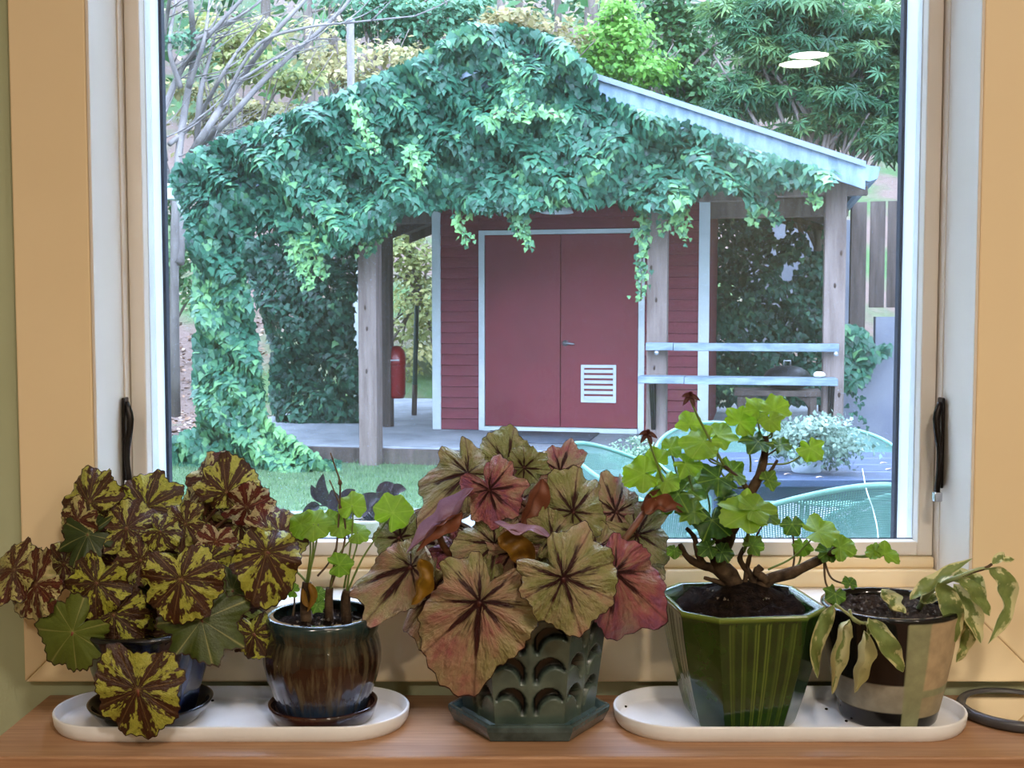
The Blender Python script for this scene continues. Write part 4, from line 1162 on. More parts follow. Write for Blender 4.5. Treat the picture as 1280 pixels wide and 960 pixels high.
def hill(x, y):
    h = max(0.0, y - 16.5 - 0.10 * x)
    return 0.44 * h + 0.10 * math.sin(x * 0.8 + y * 0.5) * min(1, h / 3)

def ground_mat():
    m, nt, b = nt_new('woodland_ground')
    n1 = noise(nt, 0.35, 4); n2 = noise(nt, 9, 6, 0.7)
    c = mixc(nt, n2, srgb(84, 66, 58), srgb(146, 122, 112))
    g = mixc(nt, n2, srgb(44, 74, 40), srgb(96, 128, 74))
    c = mixc(nt, math_(nt, 'MULTIPLY', math_(nt, 'SUBTRACT', n1, 0.46), 9.0, True), c, g)
    L(nt, c, b.inputs['Base Color']); b.inputs['Roughness'].default_value = 0.95
    bump(nt, b, n2, 0.8, 0.06)
    return m
m_ground = ground_mat()
xs = np.linspace(-26, 26, 80); ys = np.linspace(1.6, 62, 110)
V = [(x, y, hill(x, y) - 0.02) for y in ys for x in xs]
F = [(j * 80 + i, j * 80 + i + 1, (j + 1) * 80 + i + 1, (j + 1) * 80 + i) for j in range(109) for i in range(79)]
gr = struct('ground', (V, F), m_ground, 'leaf-strewn woodland ground rising behind the shed', 'ground', True)
m_concrete = M('pale_patio_concrete', srgb(144, 148, 152), srgb(118, 124, 130), rough=0.85, scale=2.5, bstr=0.15, bscale=60)
m_slab = M('porch_concrete', srgb(150, 154, 160), srgb(120, 124, 132), rough=0.8, scale=3, bstr=0.1, bscale=60)
struct('patio', prism([(-4.6, 1.62), (5.5, 1.62), (5.5, 9.9), (-0.15, 10.3), (-0.55, 7.9), (-4.6, 7.4)], 0, 1, lambda x, y, z: (x, z, -0.15 + 0.165 * y)), m_concrete, 'pale concrete patio between the house and the shed', 'patio')
m_lawn = M('lawn_soil', srgb(84, 110, 72), srgb(62, 88, 56), rough=0.95, scale=6)
LAWN = [(-4.6, 7.4), (-0.55, 7.9), (-0.2, 10.25), (-5.5, 12.2)]
struct('lawn', prism(LAWN, 0, 1, lambda x, y, z: (x, z, -0.15 + 0.16 * y)), m_lawn, 'small green lawn left of the patio', 'lawn')
m_grass = foliage_mat('grass_blades', srgb(62, 92, 62), srgb(102, 136, 92), srgb(146, 168, 124), 0.25)
n = 26000
gx = RNG.uniform(-5.2, -0.2, n); gy = RNG.uniform(7.4, 12.0, n)
k = in_poly(gx, gy, LAWN); gx, gy = gx[k], gy[k]
n = len(gx)
gd = RNG.normal(0, 0.45, (n, 3)); gd[:, 2] = 1
g = scatter(np.stack([gx, gy, np.full(n, 0.005)], 1), RNG.normal(0, 1, (n, 3)) * [1, 1, 0.1], gd, RNG.uniform(0.022, 0.05, n), (np.array([(0, 0.09, 0), (0, -0.09, 0), (1, 0, 0.15)]), np.array([(0, 1, 2)])), RNG.beta(2, 2, n))
tag(obj('grass', g[:2], m_grass, None, False, dict(tint=g[2])), 'short green grass growing on the lawn by the ivy', 'grass', None, 'stuff')

# fallen leaves on ground and patio
m_litter = foliage_mat('fallen_leaves', srgb(92, 62, 46), srgb(160, 126, 104), srgb(206, 186, 168), 0.0, 0.9)
n = 9000
gx = RNG.uniform(-9, -3.2, n); gy = RNG.uniform(9.5, 26, n)
gz = np.array([hill(x, y) + 0.0 for x, y in zip(gx, gy)])
P = np.stack([gx, gy, gz], 1)
n = len(P)
g = scatter(P, RNG.normal(0, 0.3, (n, 3)) + [0, 0, 1], RNG.normal(0, 1, (n, 3)), RNG.uniform(0.05, 0.12, n), PLAIN_LEAF, RNG.beta(1.4, 1.4, n))
tag(obj('leaf_litter', g[:2], m_litter, None, False, dict(tint=g[2])), 'brown and pale fallen leaves strewn over the left slope', 'fallen leaves', None, 'stuff')
n = 120
P = np.stack([RNG.uniform(-0.5, 2.0, n), RNG.uniform(5.5, 9.5, n), np.full(n, 0.024)], 1)
g = scatter(P, RNG.normal(0, 0.3, (n, 3)) + [0, 0, 1], RNG.normal(0, 1, (n, 3)), RNG.uniform(0.04, 0.09, n), PLAIN_LEAF, RNG.beta(1.4, 1.4, n))
tag(obj('patio_leaves', g[:2], m_litter, None, False, dict(tint=g[2])), 'small dry leaves scattered over the concrete patio', 'fallen leaves', None, 'stuff')

# ------------------------------------------------------------------ the shed
m_red = M('barn_red_paint', srgb(110, 24, 38), srgb(122, 30, 46), rough=0.6, scale=1.5, bstr=0.05, bscale=90)
m_siding = M('barn_red_siding', srgb(104, 32, 46), srgb(118, 42, 56), rough=0.7, scale=3, stretch=(1, 1, 8), bstr=0.15, bscale=40)
m_white = M('white_outdoor_trim', srgb(204, 212, 210), srgb(188, 198, 198), rough=0.6, scale=4)
m_post = M('weathered_post_wood', srgb(100, 86, 80), srgb(126, 112, 106), rough=0.9, scale=3, stretch=(6, 6, 0.6), bstr=0.4, bscale=14, bdist=0.01)
m_dpost = M('dark_stained_wood', srgb(66, 56, 52), srgb(92, 80, 74), rough=0.9, scale=3, stretch=(6, 6, 0.6), bstr=0.3, bscale=14)
m_fascia = M('blue_grey_fascia', srgb(130, 150, 162), srgb(94, 116, 136), rough=0.7, scale=3, stretch=(5, 1, 1.2), bstr=0.1)
m_roof = M('grey_metal_roof', srgb(120, 134, 150), srgb(98, 110, 126), rough=0.5, scale=2, metal=0.2)
m_railtop = M('weathered_pale_board', srgb(122, 138, 146), srgb(88, 104, 120), rough=0.8, scale=4, stretch=(0.6, 6, 6), bstr=0.2)
m_galv = M('galvanised_steel', srgb(170, 174, 178), srgb(150, 154, 160), rough=0.4, metal=0.8, scale=30)
m_knot = M('dark_wood_knot', srgb(62, 46, 40), rough=0.9)

shed = thing('garden_shed', 'barn red garden shed with double door under an ivy-covered gable roof on posts', 'shed', B(1.3, 1.75, 0))
def sp(name, geo, mat, smooth=False, parent=None): return obj(name, geo, mat, parent or shed, smooth)
VW = 1.75
sp('porch_slab', box(-2.2, 5.6, 0.10, 6.0, -0.1, 0.165, 0.008, B), m_slab)
sp('slab_edge_board', box(-2.2, 5.6, 0.06, 0.098, -0.05, 0.150, 0.004, B), m_dpost)
PW = 0.085
for u, hh in ((-1.39, 2.5), (0.0, 2.52), (U(822, 0), 2.52), (U(1042, 0), 2.52)):
    p = sp('post', box(u - PW, u + PW, -PW, PW, -0.02, hh, 0.008, B), m_post)
    for q in range(4):
        kz = random.uniform(0.6, 2.2)
        ku = u + random.uniform(-0.05, 0.05)
        g = lathe([(0.0005, 0), (0.014, 0.0), (0.012, 0.003), (0.0005, 0.0035)], 10, (0, 0, 0))
        g = ([B(ku + x * 0.8, -PW - 0.0 - z, kz + y * 1.6) for x, y, z in g[0]], g[1])
        sp('wood_knot', g, m_knot, True, p)
uM, uR = U(822, 0), U(1042, 0)
# rear posts
for px, v, w, hh, mt_ in ((483, VW + 0.15, 0.06, 2.6, m_dpost), (446, 5.0, 0.035, 2.6, m_white), (1071, 2.4, 0.075, 2.5, m_dpost)):
    u = U(px, v)
    sp('rear_post', box(u - w, u + w, v - w, v + w, 0.16, hh, 0.004, B), mt_)
for px in (1095, 1117, 1139):
    u = U(px, 4.4); sp('side_board', box(u - 0.085, u + 0.085, 4.38, 4.42, 1.45, 2.7, 0.004, B), m_dpost)
# header beams
ZH = Z(900, 251, 0)
for a, b2, v in ((-1.6, uR + 0.25, 0.0), (-1.6, uR + 0.25, 2.0)):
    sp('header_beam', box(a, b2, v - 0.05, v + 0.05, ZH + 0.02, ZH + 0.20, 0.006, B), m_post)
uo = U(905, -0.09); sp('beam_brace', box(uo - 0.25, uo + 0.26, -0.16, -0.09, Z(905, 252, -0.12), Z(905, 238, -0.12), 0.006, B), m_post)
# roof
VF = -0.42
uRid, zRid = UZ(652, 66, VF)
uRe, zRe = UZ(1082, 206, VF)
uLe = uRid - (uRe - uRid) * 1.03; zLe = zRe - 0.02
VB = 6.2
def slope(u0, zz0, u1, zz1, v0, v1, tk, lo=0.0):
    return prism([(u0, zz0 - lo), (u1, zz1 - lo), (u1, zz1 - lo - tk), (u0, zz0 - lo - tk)], v0, v1, B)
for (u1, zz1) in ((uRe, zRe), (uLe, zLe)):
    sp('roof_panel', slope(uRid, zRid + 0.02, u1, zz1 + 0.02, VF - 0.03, VB, 0.02), m_roof)
    sp('drip_edge', slope(uRid, zRid + 0.022, u1, zz1 + 0.022, VF - 0.045, VF - 0.031, 0.045), m_roof)
    sp('fascia_board', slope(uRid, zRid - 0.0, u1, zz1 - 0.0, VF, VF + 0.03, 0.19), m_fascia)
    sp('roof_deck', slope(uRid, zRid - 0.005, u1, zz1 - 0.005, VF + 0.032, VB, 0.03), m_dpost)
    sgn = 1 if u1 > uRid else -1
    for k in range(7):
        v = 0.3 + 0.85 * k
        sp('rafter', slope(uRid, zRid - 0.035, u1 - sgn * 0.05, zz1 - 0.035, v, v + 0.045, 0.12), m_dpost)
# right gutter and left return
sp('gutter', prism([(uRe, zRe + 0.0), (uRe + 0.11, zRe - 0.02), (uRe + 0.09, zRe - 0.11), (uRe + 0.03, zRe - 0.13), (uRe, zRe - 0.12)], VF + 0.0, VB, B), m_fascia)
wl = sp('eave_return', box(U(210, VF), U(248, VF), VF - 0.02, VF + 0.25, Z(230, 249, VF), Z(230, 229, VF), 0.01, B), m_white)
uD = U(230, VF)
g = smooth_path([Vector(B(uD - 0.05, VF + 0.06, Z(230, 250, VF))), Vector(B(uD - 0.0, VF + 0.06, Z(230, 262, VF))), Vector(B(uD + 0.05, VF + 0.25, Z(230, 275, VF)))], 8)
sp('downpipe_elbow', tube(g, 0.04, 10), m_white, True)
# gable panel behind the ivy
zg = ZH + 0.20
sp('gable_panel', prism([(-1.6, zg), (uR + 0.25, zg), (uRe - 0.35, zRe - 0.05), (uRid, zRid - 0.17), (uLe + 0.35, zLe - 0.05)], -0.03, 0.03, B), m_siding)

# front wall with lap siding
uA0, uA1 = U(541, VW), U(551.5, VW)             # left corner board
uD0, uD1 = U(599, VW), U(806, VW)               # door casing, outer edges
uB0, uB1 = U(873, VW), U(886.5, VW)             # right corner board
ZF = 0.165
zDt = Z(700, 287, VW)
sp('wall_sheathing', box(uA0 + 0.01, uB1 - 0.01, VW + 0.02, VW + 0.10, ZF, 2.75, 0, B), m_red)
sp('side_wall', box(uA0 + 0.01, uA0 + 0.09, VW + 0.10, 4.6, ZF, 2.75, 0, B), m_siding)
sp('side_wall', box(uB1 - 0.09, uB1 - 0.01, VW + 0.10, 4.6, ZF, 2.75, 0, B), m_siding)
sp('back_wall', box(uA0 + 0.01, uB1 - 0.01, 4.6, 4.68, ZF, 2.75, 0, B), m_siding)
EXPO = 0.112
shed_org = Vector(ORG[shed.name])
def siding_strip(u0, u1, zs, ze):
    me = None
    k = 0
    z = zs
    while z < ze - 0.03:
        h = min(EXPO, ze - z)
        if me is None or h < EXPO - 1e-4:
            prof = [(-0.026, 0.006), (-0.004, 0.0), (0.019, 0.0), (0.019, h), (-0.002, h)]
            vv = []
            for u in (u0, u1): vv += [B(u, VW + v, zs + zz) for v, zz in prof]
            ff = [(0, 1, 2, 3, 4)[::-1], (5, 6, 7, 8, 9)] + [(i, (i + 1) % 5, 5 + (i + 1) % 5, 5 + i) for i in range(5)]
            o = sp('siding_board', (vv, ff), m_siding)
            o.location = (0, 0, z - zs)
            if me is None: me = o
        else:
            clone(me, shed, (0, 0, z - zs))
        z += EXPO
siding_strip(uA1, uD0, ZF, 2.7)
siding_strip(uD1, uB0, ZF, 2.7)
siding_strip(uD0, uD1, zDt + 0.004, 2.7)
sp('corner_board', box(uA0, uA1, VW - 0.03, VW + 0.02, ZF, 2.75, 0.003, B), m_white)
sp('corner_board', box(uB0, uB1, VW - 0.03, VW + 0.02, ZF, 2.75, 0.003, B), m_white)
# double door
jw = 0.062
sp('door_casing', box(uD0, uD0 + jw, VW - 0.03, VW + 0.02, ZF, zDt, 0.003, B), m_white)
sp('door_casing', box(uD1 - jw, uD1, VW - 0.03, VW + 0.02, ZF, zDt, 0.003, B), m_white)
sp('door_casing', box(uD0 + jw, uD1 - jw, VW - 0.03, VW + 0.02, zDt - 0.045, zDt, 0.003, B), m_white)
sp('threshold', box(uD0 + jw, uD1 - jw, VW - 0.08, VW + 0.02, ZF, ZF + 0.045, 0.004, B), m_white)
uS = U(701, VW)
zd0, zd1 = ZF + 0.05, zDt - 0.05
for a, b2 in ((uD0 + jw + 0.004, uS - 0.004), (uS + 0.004, uD1 - jw - 0.004)):
    dr = sp('door_leaf', box(a, b2, VW - 0.015, VW + 0.018, zd0, zd1, 0.004, B), m_red)
    if a > uS:
        zh = Z(710, 429, VW)
        hp = lathe([(0.0005, 0), (0.032, 0.0), (0.030, 0.008), (0.012, 0.012), (0.010, 0.045)], 18, (0, 0, 0))
        sp('handle_rose', ([B(U(707, VW) + x, VW - 0.015 - z, zh + y) for x, y, z in hp[0]], hp[1]), m_galv, True, dr)
        sp('door_handle', tube([Vector(B(U(707, VW), VW - 0.055, zh)), Vector(B(U(711, VW), VW - 0.058, zh)), Vector(B(U(717, VW), VW - 0.055, zh - 0.006)), Vector(B(U(719, VW), VW - 0.05, zh - 0.008))], [0.012, 0.012, 0.011, 0.008], 10), m_galv, True, dr)
# louvred vent
ua, ub, za, zb = U(727, VW), U(771, VW), Z(750, 503, VW), Z(750, 456, VW)
vent = sp('vent_frame', join(box(ua, ua + 0.03, VW - 0.035, VW - 0.0155, za, zb, 0, B), box(ub - 0.03, ub, VW - 0.035, VW - 0.0155, za, zb, 0, B), box(ua + 0.03, ub - 0.03, VW - 0.035, VW - 0.0155, za, za + 0.03, 0, B), box(ua + 0.03, ub - 0.03, VW - 0.035, VW - 0.0155, zb - 0.03, zb, 0, B)), m_white)
nsl = 6
dz = (zb - za - 0.06) / nsl
for k in range(nsl):
    z = za + 0.03 + dz * k
    sp('vent_slat', prism([(0, z + 0.002), (0.018, z + dz * 0.50), (0.018, z + dz * 0.62), (-0.0, z + dz * 0.14)], ua + 0.03, ub - 0.03, lambda x, y, zz: B(y, VW - 0.034 + x, zz)), m_white, False, vent)
# fold-down counter on the front of the posts
zt1, zt2 = Z(930, 430, -0.15), Z(930, 472, -0.25)
u0, u1 = U(808, -0.15), U(1049, -0.15)
um = (u0 + u1) / 2 - 0.55
sp('rail_board', box(u0, um - 0.002, -PW - 0.13, -PW, zt1 - 0.055, zt1 + 0.008, 0.004, B), m_railtop)
sp('rail_board', box(um + 0.002, u1, -PW - 0.13, -PW, zt1 - 0.058, zt1 + 0.006, 0.004, B), m_railtop)
u0b, u1b = U(799, -0.3), U(1048, -0.3)
sp('shelf_board', box(u0b, um + 0.1, -PW - 0.30, -PW - 0.002, zt2 - 0.05, zt2 + 0.006, 0.004, B), m_railtop)
sp('shelf_board', box(um + 0.104, u1b, -PW - 0.30, -PW - 0.002, zt2 - 0.052, zt2 + 0.004, 0.004, B), m_railtop)
for u in (uM - 0.02, uR - 0.02):
    sp('shelf_bracket', join(box(u - 0.02, u + 0.02, -PW - 0.012, -PW, zt2 - 0.45, zt2 - 0.052, 0, B), prism([(-PW - 0.26, zt2 - 0.055), (-PW - 0.22, zt2 - 0.055), (-PW - 0.006, zt2 - 0.40), (-PW - 0.006, zt2 - 0.46)], u - 0.018, u + 0.018, lambda x, y, z: B(y, x, z))), m_dark_metal)
    bl = lathe([(0.0005, 0.012), (0.018, 0.010), (0.02, 0.0)], 12, (0, 0, 0), cap=False)
    sp('bolt_head', ([B(u + 0.03 + x, -PW - 0.14 - z * 0 + y * 0.1 + 0.01 - z, zt1 - 0.075 + y) for x, y, z in bl[0]], bl[1]), m_galv, True)
# porch lamp under the roof
pl = Z(696, 258, 0.9)
lampo = thing('porch_lamp', 'white dome porch lamp hanging above the red double door', 'lamp', B(U(696, 0.9), 0.9, pl + 0.03))
cc = Vector(B(U(696, 0.9), 0.9, 0))
obj('shade', lathe([(0.02, 0.10), (0.07, 0.09), (0.13, 0.05), (0.155, 0.0), (0.15, -0.003), (0.12, 0.045), (0.02, 0.085)], 28, (cc.x, cc.y, pl - 0.06), cap=False), m_white, lampo)
obj('lamp_cord', tube([(cc.x, cc.y, pl + 0.03), (cc.x, cc.y, zRid + 0.1)], 0.008, 8), m_dark_metal, lampo)

# door mat, grill table, grill, shell, bin, stake, wall
m_mat = M('dark_grey_mat', srgb(66, 72, 84), srgb(82, 88, 100), rough=0.95, scale=40, bstr=0.5, bscale=200)
tag(obj('door_mat', prism([(U(628, 1.3), 0.62), (U(742, 1.3) + 0.02, 0.62), (U(742, 1.3) + 0.02, 1.62), (U(628, 1.3) - 0.2, 1.62)], 0.1655, 0.178, lambda x, y, z: B(x, z, y)), m_mat), 'dark grey mat on the porch before the red double door', 'door mat')
m_blackiron = M('black_iron', srgb(28, 28, 32), srgb(40, 40, 44), rough=0.5, scale=30, metal=0.3)
vt = 0.95
gt = thing('grill_table', 'dark wooden side table with curved apron behind the porch counter', 'table', B(U(973, vt), vt, 0.165))
ut0, ut1 = U(919, vt), U(1027, vt)
ztp = Z(973, 487, vt)
obj('table_top', box(ut0, ut1, vt - 0.2, vt + 0.25, ztp - 0.05, ztp, 0.006, B), m_dpost, gt, False)
for u in (ut0 + 0.03, ut1 - 0.10):
    for v in (vt - 0.18, vt + 0.17):
        obj('leg', box(u, u + 0.06, v, v + 0.06, 0.165, ztp - 0.05, 0.004, B), m_dpost, gt, False)
for a, b2 in ((ut0 + 0.09, ut0 + 0.2), (ut1 - 0.2, ut1 - 0.10)):
    s = 1 if a < (ut0 + ut1) / 2 else -1
    base = ut0 + 0.09 if s > 0 else ut1 - 0.10
    obj('apron_corner', prism([(base, ztp - 0.05), (base + s * 0.12, ztp - 0.05), (base + s * 0.05, ztp - 0.09), (base, ztp - 0.16)], vt - 0.17, vt - 0.14, B), m_dpost, gt, False)
gc = Vector(B(U(985, vt), vt + 0.02, 0))
gr_ = thing('round_grill', 'black round grill with domed lid on the dark side table', 'grill', (gc.x, gc.y, ztp))
obj('bowl', lathe([(0.05, 0.0), (0.14, 0.012), (0.20, 0.05), (0.215, 0.09), (0.205, 0.09), (0.05, 0.03)], 36, (gc.x, gc.y, ztp)), m_blackiron, gr_)
obj('lid', lathe([(0.218, 0.092), (0.220, 0.105), (0.19, 0.165), (0.12, 0.205), (0.05, 0.22), (0.003, 0.222)], 36, (gc.x, gc.y, ztp)), m_blackiron, gr_)
obj('lid_handle', tube([(gc.x - 0.03, gc.y, ztp + 0.215), (gc.x - 0.03, gc.y, ztp + 0.265), (gc.x + 0.03, gc.y, ztp + 0.265), (gc.x + 0.03, gc.y, ztp + 0.215)], 0.008, 8), m_galv, gr_)
m_shell = M('chalky_shell', srgb(224, 222, 212), srgb(196, 196, 190), rough=0.7, scale=30)
sc_ = Vector(B(U(1024, -0.22), -0.22, zt2 + 0.006))
V, F = lathe([(0.003, 0.0), (0.030, 0.002), (0.048, 0.014), (0.046, 0.030), (0.028, 0.046), (0.002, 0.05)], 24, sc_, lambda a, t: 1 + 0.22 * math.cos(a) + 0.04 * math.cos(12 * a))
tag(obj('sea_shell', (V, F), m_shell), 'pale sea shell lying on the lower porch counter board', 'shell')
m_bin = M('red_enamel', srgb(140, 14, 26), srgb(120, 10, 22), rough=0.35, scale=6, coat=0.3)
ub_ = U(504, VW + 0.5); zb0, zb1 = Z(504, 496, VW + 0.5), Z(504, 431, VW + 0.5)
rb = thing('red_canister', 'red round-topped canister fixed to the dark rear post', 'canister', B(ub_, VW + 0.25, zb0))
c_ = B(ub_, VW + 0.22, zb0); hh = zb1 - zb0; rr_ = 0.105
obj('drum', lathe([(0.01, 0), (rr_ * 0.8, 0.005), (rr_, 0.05), (rr_, hh * 0.62), (rr_ * 1.03, hh * 0.63)], 28, c_), m_bin, rb)
obj('dome_lid', lathe([(rr_ * 1.05, hh * 0.632), (rr_ * 1.05, hh * 0.70), (rr_ * 0.95, hh * 0.88), (rr_ * 0.6, hh * 0.98), (0.01, hh)], 28, c_), m_bin, rb)
obj('flap', box(-0.05, 0.05, -0.012, 0, 0, 0.012, 0, lambda x, y, z: (c_[0] + x, c_[1] - rr_ * 1.04 + y, c_[2] + hh * 0.72 + z)), m_white, rb, False)
obj('mount_bracket', tube([(c_[0], c_[1], c_[2] + 0.1), B(U(483, VW + 0.15), VW + 0.15, c_[2] + 0.1)], 0.015, 8), m_dark_metal, rb)
us = U(519, 3.3)
st = thing('garden_stake', 'thin green metal stake standing left of the shed wall', 'stake', B(us, 3.3, 0.165))
b0, b1 = Vector(B(us - 0.02, 3.3, 0.165)), Vector(B(us + 0.02, 3.3, Z(520, 382, 3.3)))
m_stake = M('green_metal', srgb(48, 76, 66), srgb(60, 90, 78), rough=0.5, scale=12)
obj('shaft', tube([b0, b1], 0.028, 8), m_stake, st)
obj('bare_foot', tube([b0, b0.lerp(b1, 0.28)], 0.031, 8), m_post, st)
m_plaster = M('white_plaster', srgb(118, 120, 128), srgb(100, 104, 116), rough=0.9, scale=2.5, bstr=0.2, bscale=30)
vw = 0.86
uw0 = U(1054, vw)
struct('wall_garden', prism([(uw0, 0.0), (uw0 + 3.0, 0.0), (uw0 + 3.0, Z(1100, 396, vw)), (uw0 + 0.28, Z(1100, 396, vw)), (uw0 + 0.28, Z(1065, 432, vw)), (uw0, Z(1065, 432, vw))], vw, vw + 0.2, B), m_plaster, 'low white plastered garden wall right of the porch', 'wall')
vb = 9.5
struct('wall_sky_glimpse', box(U(930, vb), U(1064, vb), vb, vb + 0.2, 0.0, 2.9, 0.01, B), m_plaster, 'pale panel added behind the ivy screen for bright sky gaps', 'wall')  # added panel stands in for bright sky seen through the ivy

# ------------------------------------------------------------------ ivy
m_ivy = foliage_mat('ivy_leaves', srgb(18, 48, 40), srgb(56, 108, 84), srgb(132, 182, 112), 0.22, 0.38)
m_vine = M('ivy_vine_wood', srgb(70, 56, 46), srgb(96, 80, 66), rough=0.9, scale=20)

def build_ivy(name, label, P, N, T, size, tint, single=300, seed=1):
    rg = np.random.default_rng(seed)
    org = P.mean(0); org[2] = P[:, 2].min()
    iv = thing(name, label, 'ivy', tuple(org))
    # the leaves that show largest (nearest to the house, outermost) are parts of their own
    order = np.argsort(P[:, 1] + rg.uniform(0, 0.35, len(P)))
    pick, rest = order[:single], order[single:]
    meshes = []
    for k in range(5):
        me = bpy.data.meshes.new('ivy_leaf')
        me.from_pydata(IVY_LEAF[0].tolist(), [], IVY_LEAF[1].tolist())
        a = me.attributes.new('tint', 'FLOAT', 'POINT'); a.data.foreach_set('value', np.full(len(IVY_LEAF[0]), (0.1, 0.3, 0.45, 0.65, 0.9)[k], dtype=np.float32))
        me.materials.append(m_ivy); me.update(); meshes.append(me)
    Nn = unit(N); Tt = unit(T - Nn * np.sum(T * Nn, axis=1, keepdims=True) + 1e-6)
    for i in pick:
        k = int(np.argmin(np.abs(np.array([0.1, 0.3, 0.45, 0.65, 0.9]) - tint[i])))
        o = bpy.data.objects.new('leaf', meshes[k]); COL.objects.link(o); o.parent = iv
        n, t = Vector(Nn[i]), Vector(Tt[i]); s = n.cross(t)
        mt4 = Matrix(((t.x, s.x, n.x, 0), (t.y, s.y, n.y, 0), (t.z, s.z, n.z, 0), (0, 0, 0, 1)))
        o.matrix_local = Matrix.Translation(Vector(P[i] - org)) @ mt4 @ Matrix.Scale(float(size[i]), 4)
    g = scatter(P[rest], N[rest], T[rest], size[rest], IVY_LEAF, tint[rest])
    fo = obj('foliage', g[:2], m_ivy, iv, False, dict(tint=g[2])); fo['kind'] = 'stuff'
    return iv

def poly_points(poly, n, rg):
    p = np.array(poly, float)
    out = np.zeros((0, 2))
    while len(out) < n:
        q = rg.uniform(p.min(0), p.max(0), (n * 2, 2))
        out = np.concatenate([out, q[in_poly(q[:, 0], q[:, 1], poly)]])
    return out[:n]

def lumps(x, y, ph=0.0):
    return (np.sin(x / 17 + ph) * np.sin(y / 15 + 1.3 * ph) + 0.8 * np.sin(x / 31 + y / 23 + ph) + 0.6 * np.sin(x / 11 - y / 9 + 2 * ph) + 0.5 * np.sin(x / 47 - y / 60 + 3)) / 2.9

def ivy_on_plane(poly, n, v0, depth, ph, rg, back=0.28, size=(0.058, 0.095), bright=(), base_t=0.32, fall=1.0, dents=()):
    """leaves over a billowing surface in front of plane v0 of the shed"""
    q = poly_points(poly, n, rg)
    x, y = q[:, 0], q[:, 1]
    l = lumps(x, y, ph)
    lx = (lumps(x + 2, y, ph) - lumps(x - 2, y, ph)) / 4
    ly = (lumps(x, y + 2, ph) - lumps(x, y - 2, ph)) / 4
    layer = rg.random(n) ** 2 * back
    v = v0 - depth * (0.5 + 0.5 * l)
    for hx, hy, hr, hd in dents:
        v = v + hd * np.exp(-((x - hx) ** 2 + (y - hy) ** 2) / hr ** 2)
    v = np.minimum(v, v0 - 0.012) + layer
    uz = np.array([UZ(a, b, c) for a, b, c in zip(x, y, v)])
    P = np.array([B(u, c, z) for (u, z), c in zip(uz, v)])
    s = depth * 140
    nu, nz = -lx * s * 0.6, ly * s * 0.6 + 0.35
    nv = -np.ones(n)
    jit = rg.normal(0, 0.34, (n, 3))
    N = np.stack([nu * BC + nv * BS, -nu * BS + nv * BC, nz], 1) + jit
    T = np.stack([rg.normal(0, 0.45, n), rg.normal(0, 0.2, n), -np.ones(n) * fall], 1)
    tint = np.clip(base_t + 0.10 * l + rg.normal(0, 0.15, n), 0.02, 0.8)  # hollows tinted darker, bulges lighter: shading put into the leaf colour
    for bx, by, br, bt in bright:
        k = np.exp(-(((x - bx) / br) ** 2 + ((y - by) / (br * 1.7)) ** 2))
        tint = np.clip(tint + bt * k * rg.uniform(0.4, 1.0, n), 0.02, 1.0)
    return P, N, T, rg.uniform(size[0], size[1], n), tint

def strand(pts, v, n, rg, spread=5, tint=0.75):
    """a hanging shoot; pts in the plane v of the shed"""
    path = smooth_path([Vector(B(*((lambda q: (q[0], v, q[1]))(UZ(x, y, v))))) for x, y in pts], 24)
    P = np.array([path[min(int(t * 24), 24)] for t in np.linspace(0, 0.999, n)]) + rg.normal(0, 0.010 * spread, (n, 3)) * [1, 0.6, 0.6]
    N = rg.normal(0, 0.4, (n, 3)) + [BS * -1, -1, 0.35]
    T = rg.normal(0, 0.5, (n, 3)) + [0, 0, -1]
    return P, N, T, rg.uniform(0.04, 0.068, n) * np.linspace(1.05, 0.75, n), np.clip(tint - 0.05 + rg.normal(0, 0.17, n), 0.2, 1), path

rg = np.random.default_rng(21)
GABLE = [(214, 222), (222, 205), (245, 186), (330, 150), (430, 112), (520, 72), (566, 40), (590, 28), (640, 30), (700, 48), (742, 90), (750, 118), (800, 135), (860, 152), (930, 182), (1000, 205), (1046, 214), (1030, 238), (1000, 228), (968, 236), (945, 262), (920, 236), (880, 236), (858, 252), (836, 262), (800, 258),
         (760, 250), (730, 256), (700, 254), (668, 262), (640, 260), (600, 262), (560, 258), (520, 262), (495, 272), (470, 292), (440, 298), (425, 315), (395, 312), (360, 285), (330, 285), (305, 300), (290, 345), (245, 345), (236, 300), (226, 262)]
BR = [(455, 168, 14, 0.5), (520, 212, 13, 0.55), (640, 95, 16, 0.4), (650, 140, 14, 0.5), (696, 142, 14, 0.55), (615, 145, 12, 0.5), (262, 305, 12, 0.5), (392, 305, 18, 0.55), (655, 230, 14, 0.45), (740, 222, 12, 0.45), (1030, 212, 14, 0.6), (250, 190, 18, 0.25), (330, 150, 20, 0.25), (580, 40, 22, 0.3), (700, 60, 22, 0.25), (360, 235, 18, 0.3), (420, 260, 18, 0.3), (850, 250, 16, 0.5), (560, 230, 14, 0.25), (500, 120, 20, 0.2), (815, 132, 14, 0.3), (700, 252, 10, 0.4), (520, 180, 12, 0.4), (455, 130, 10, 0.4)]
a1 = ivy_on_plane(GABLE, 17000, -0.46, 0.40, 0.7, rg, 0.40, bright=BR, dents=[(600, 112, 24, 0.45), (694, 112, 16, 0.45), (580, 70, 16, 0.3), (680, 155, 16, 0.3), (400, 185, 18, 0.35), (500, 170, 16, 0.35), (310, 230, 20, 0.3), (450, 235, 20, 0.35), (560, 200, 18, 0.3), (750, 140, 20, 0.35), (330, 280, 18, 0.3), (850, 180, 18, 0.3), (640, 200, 14, 0.3)])
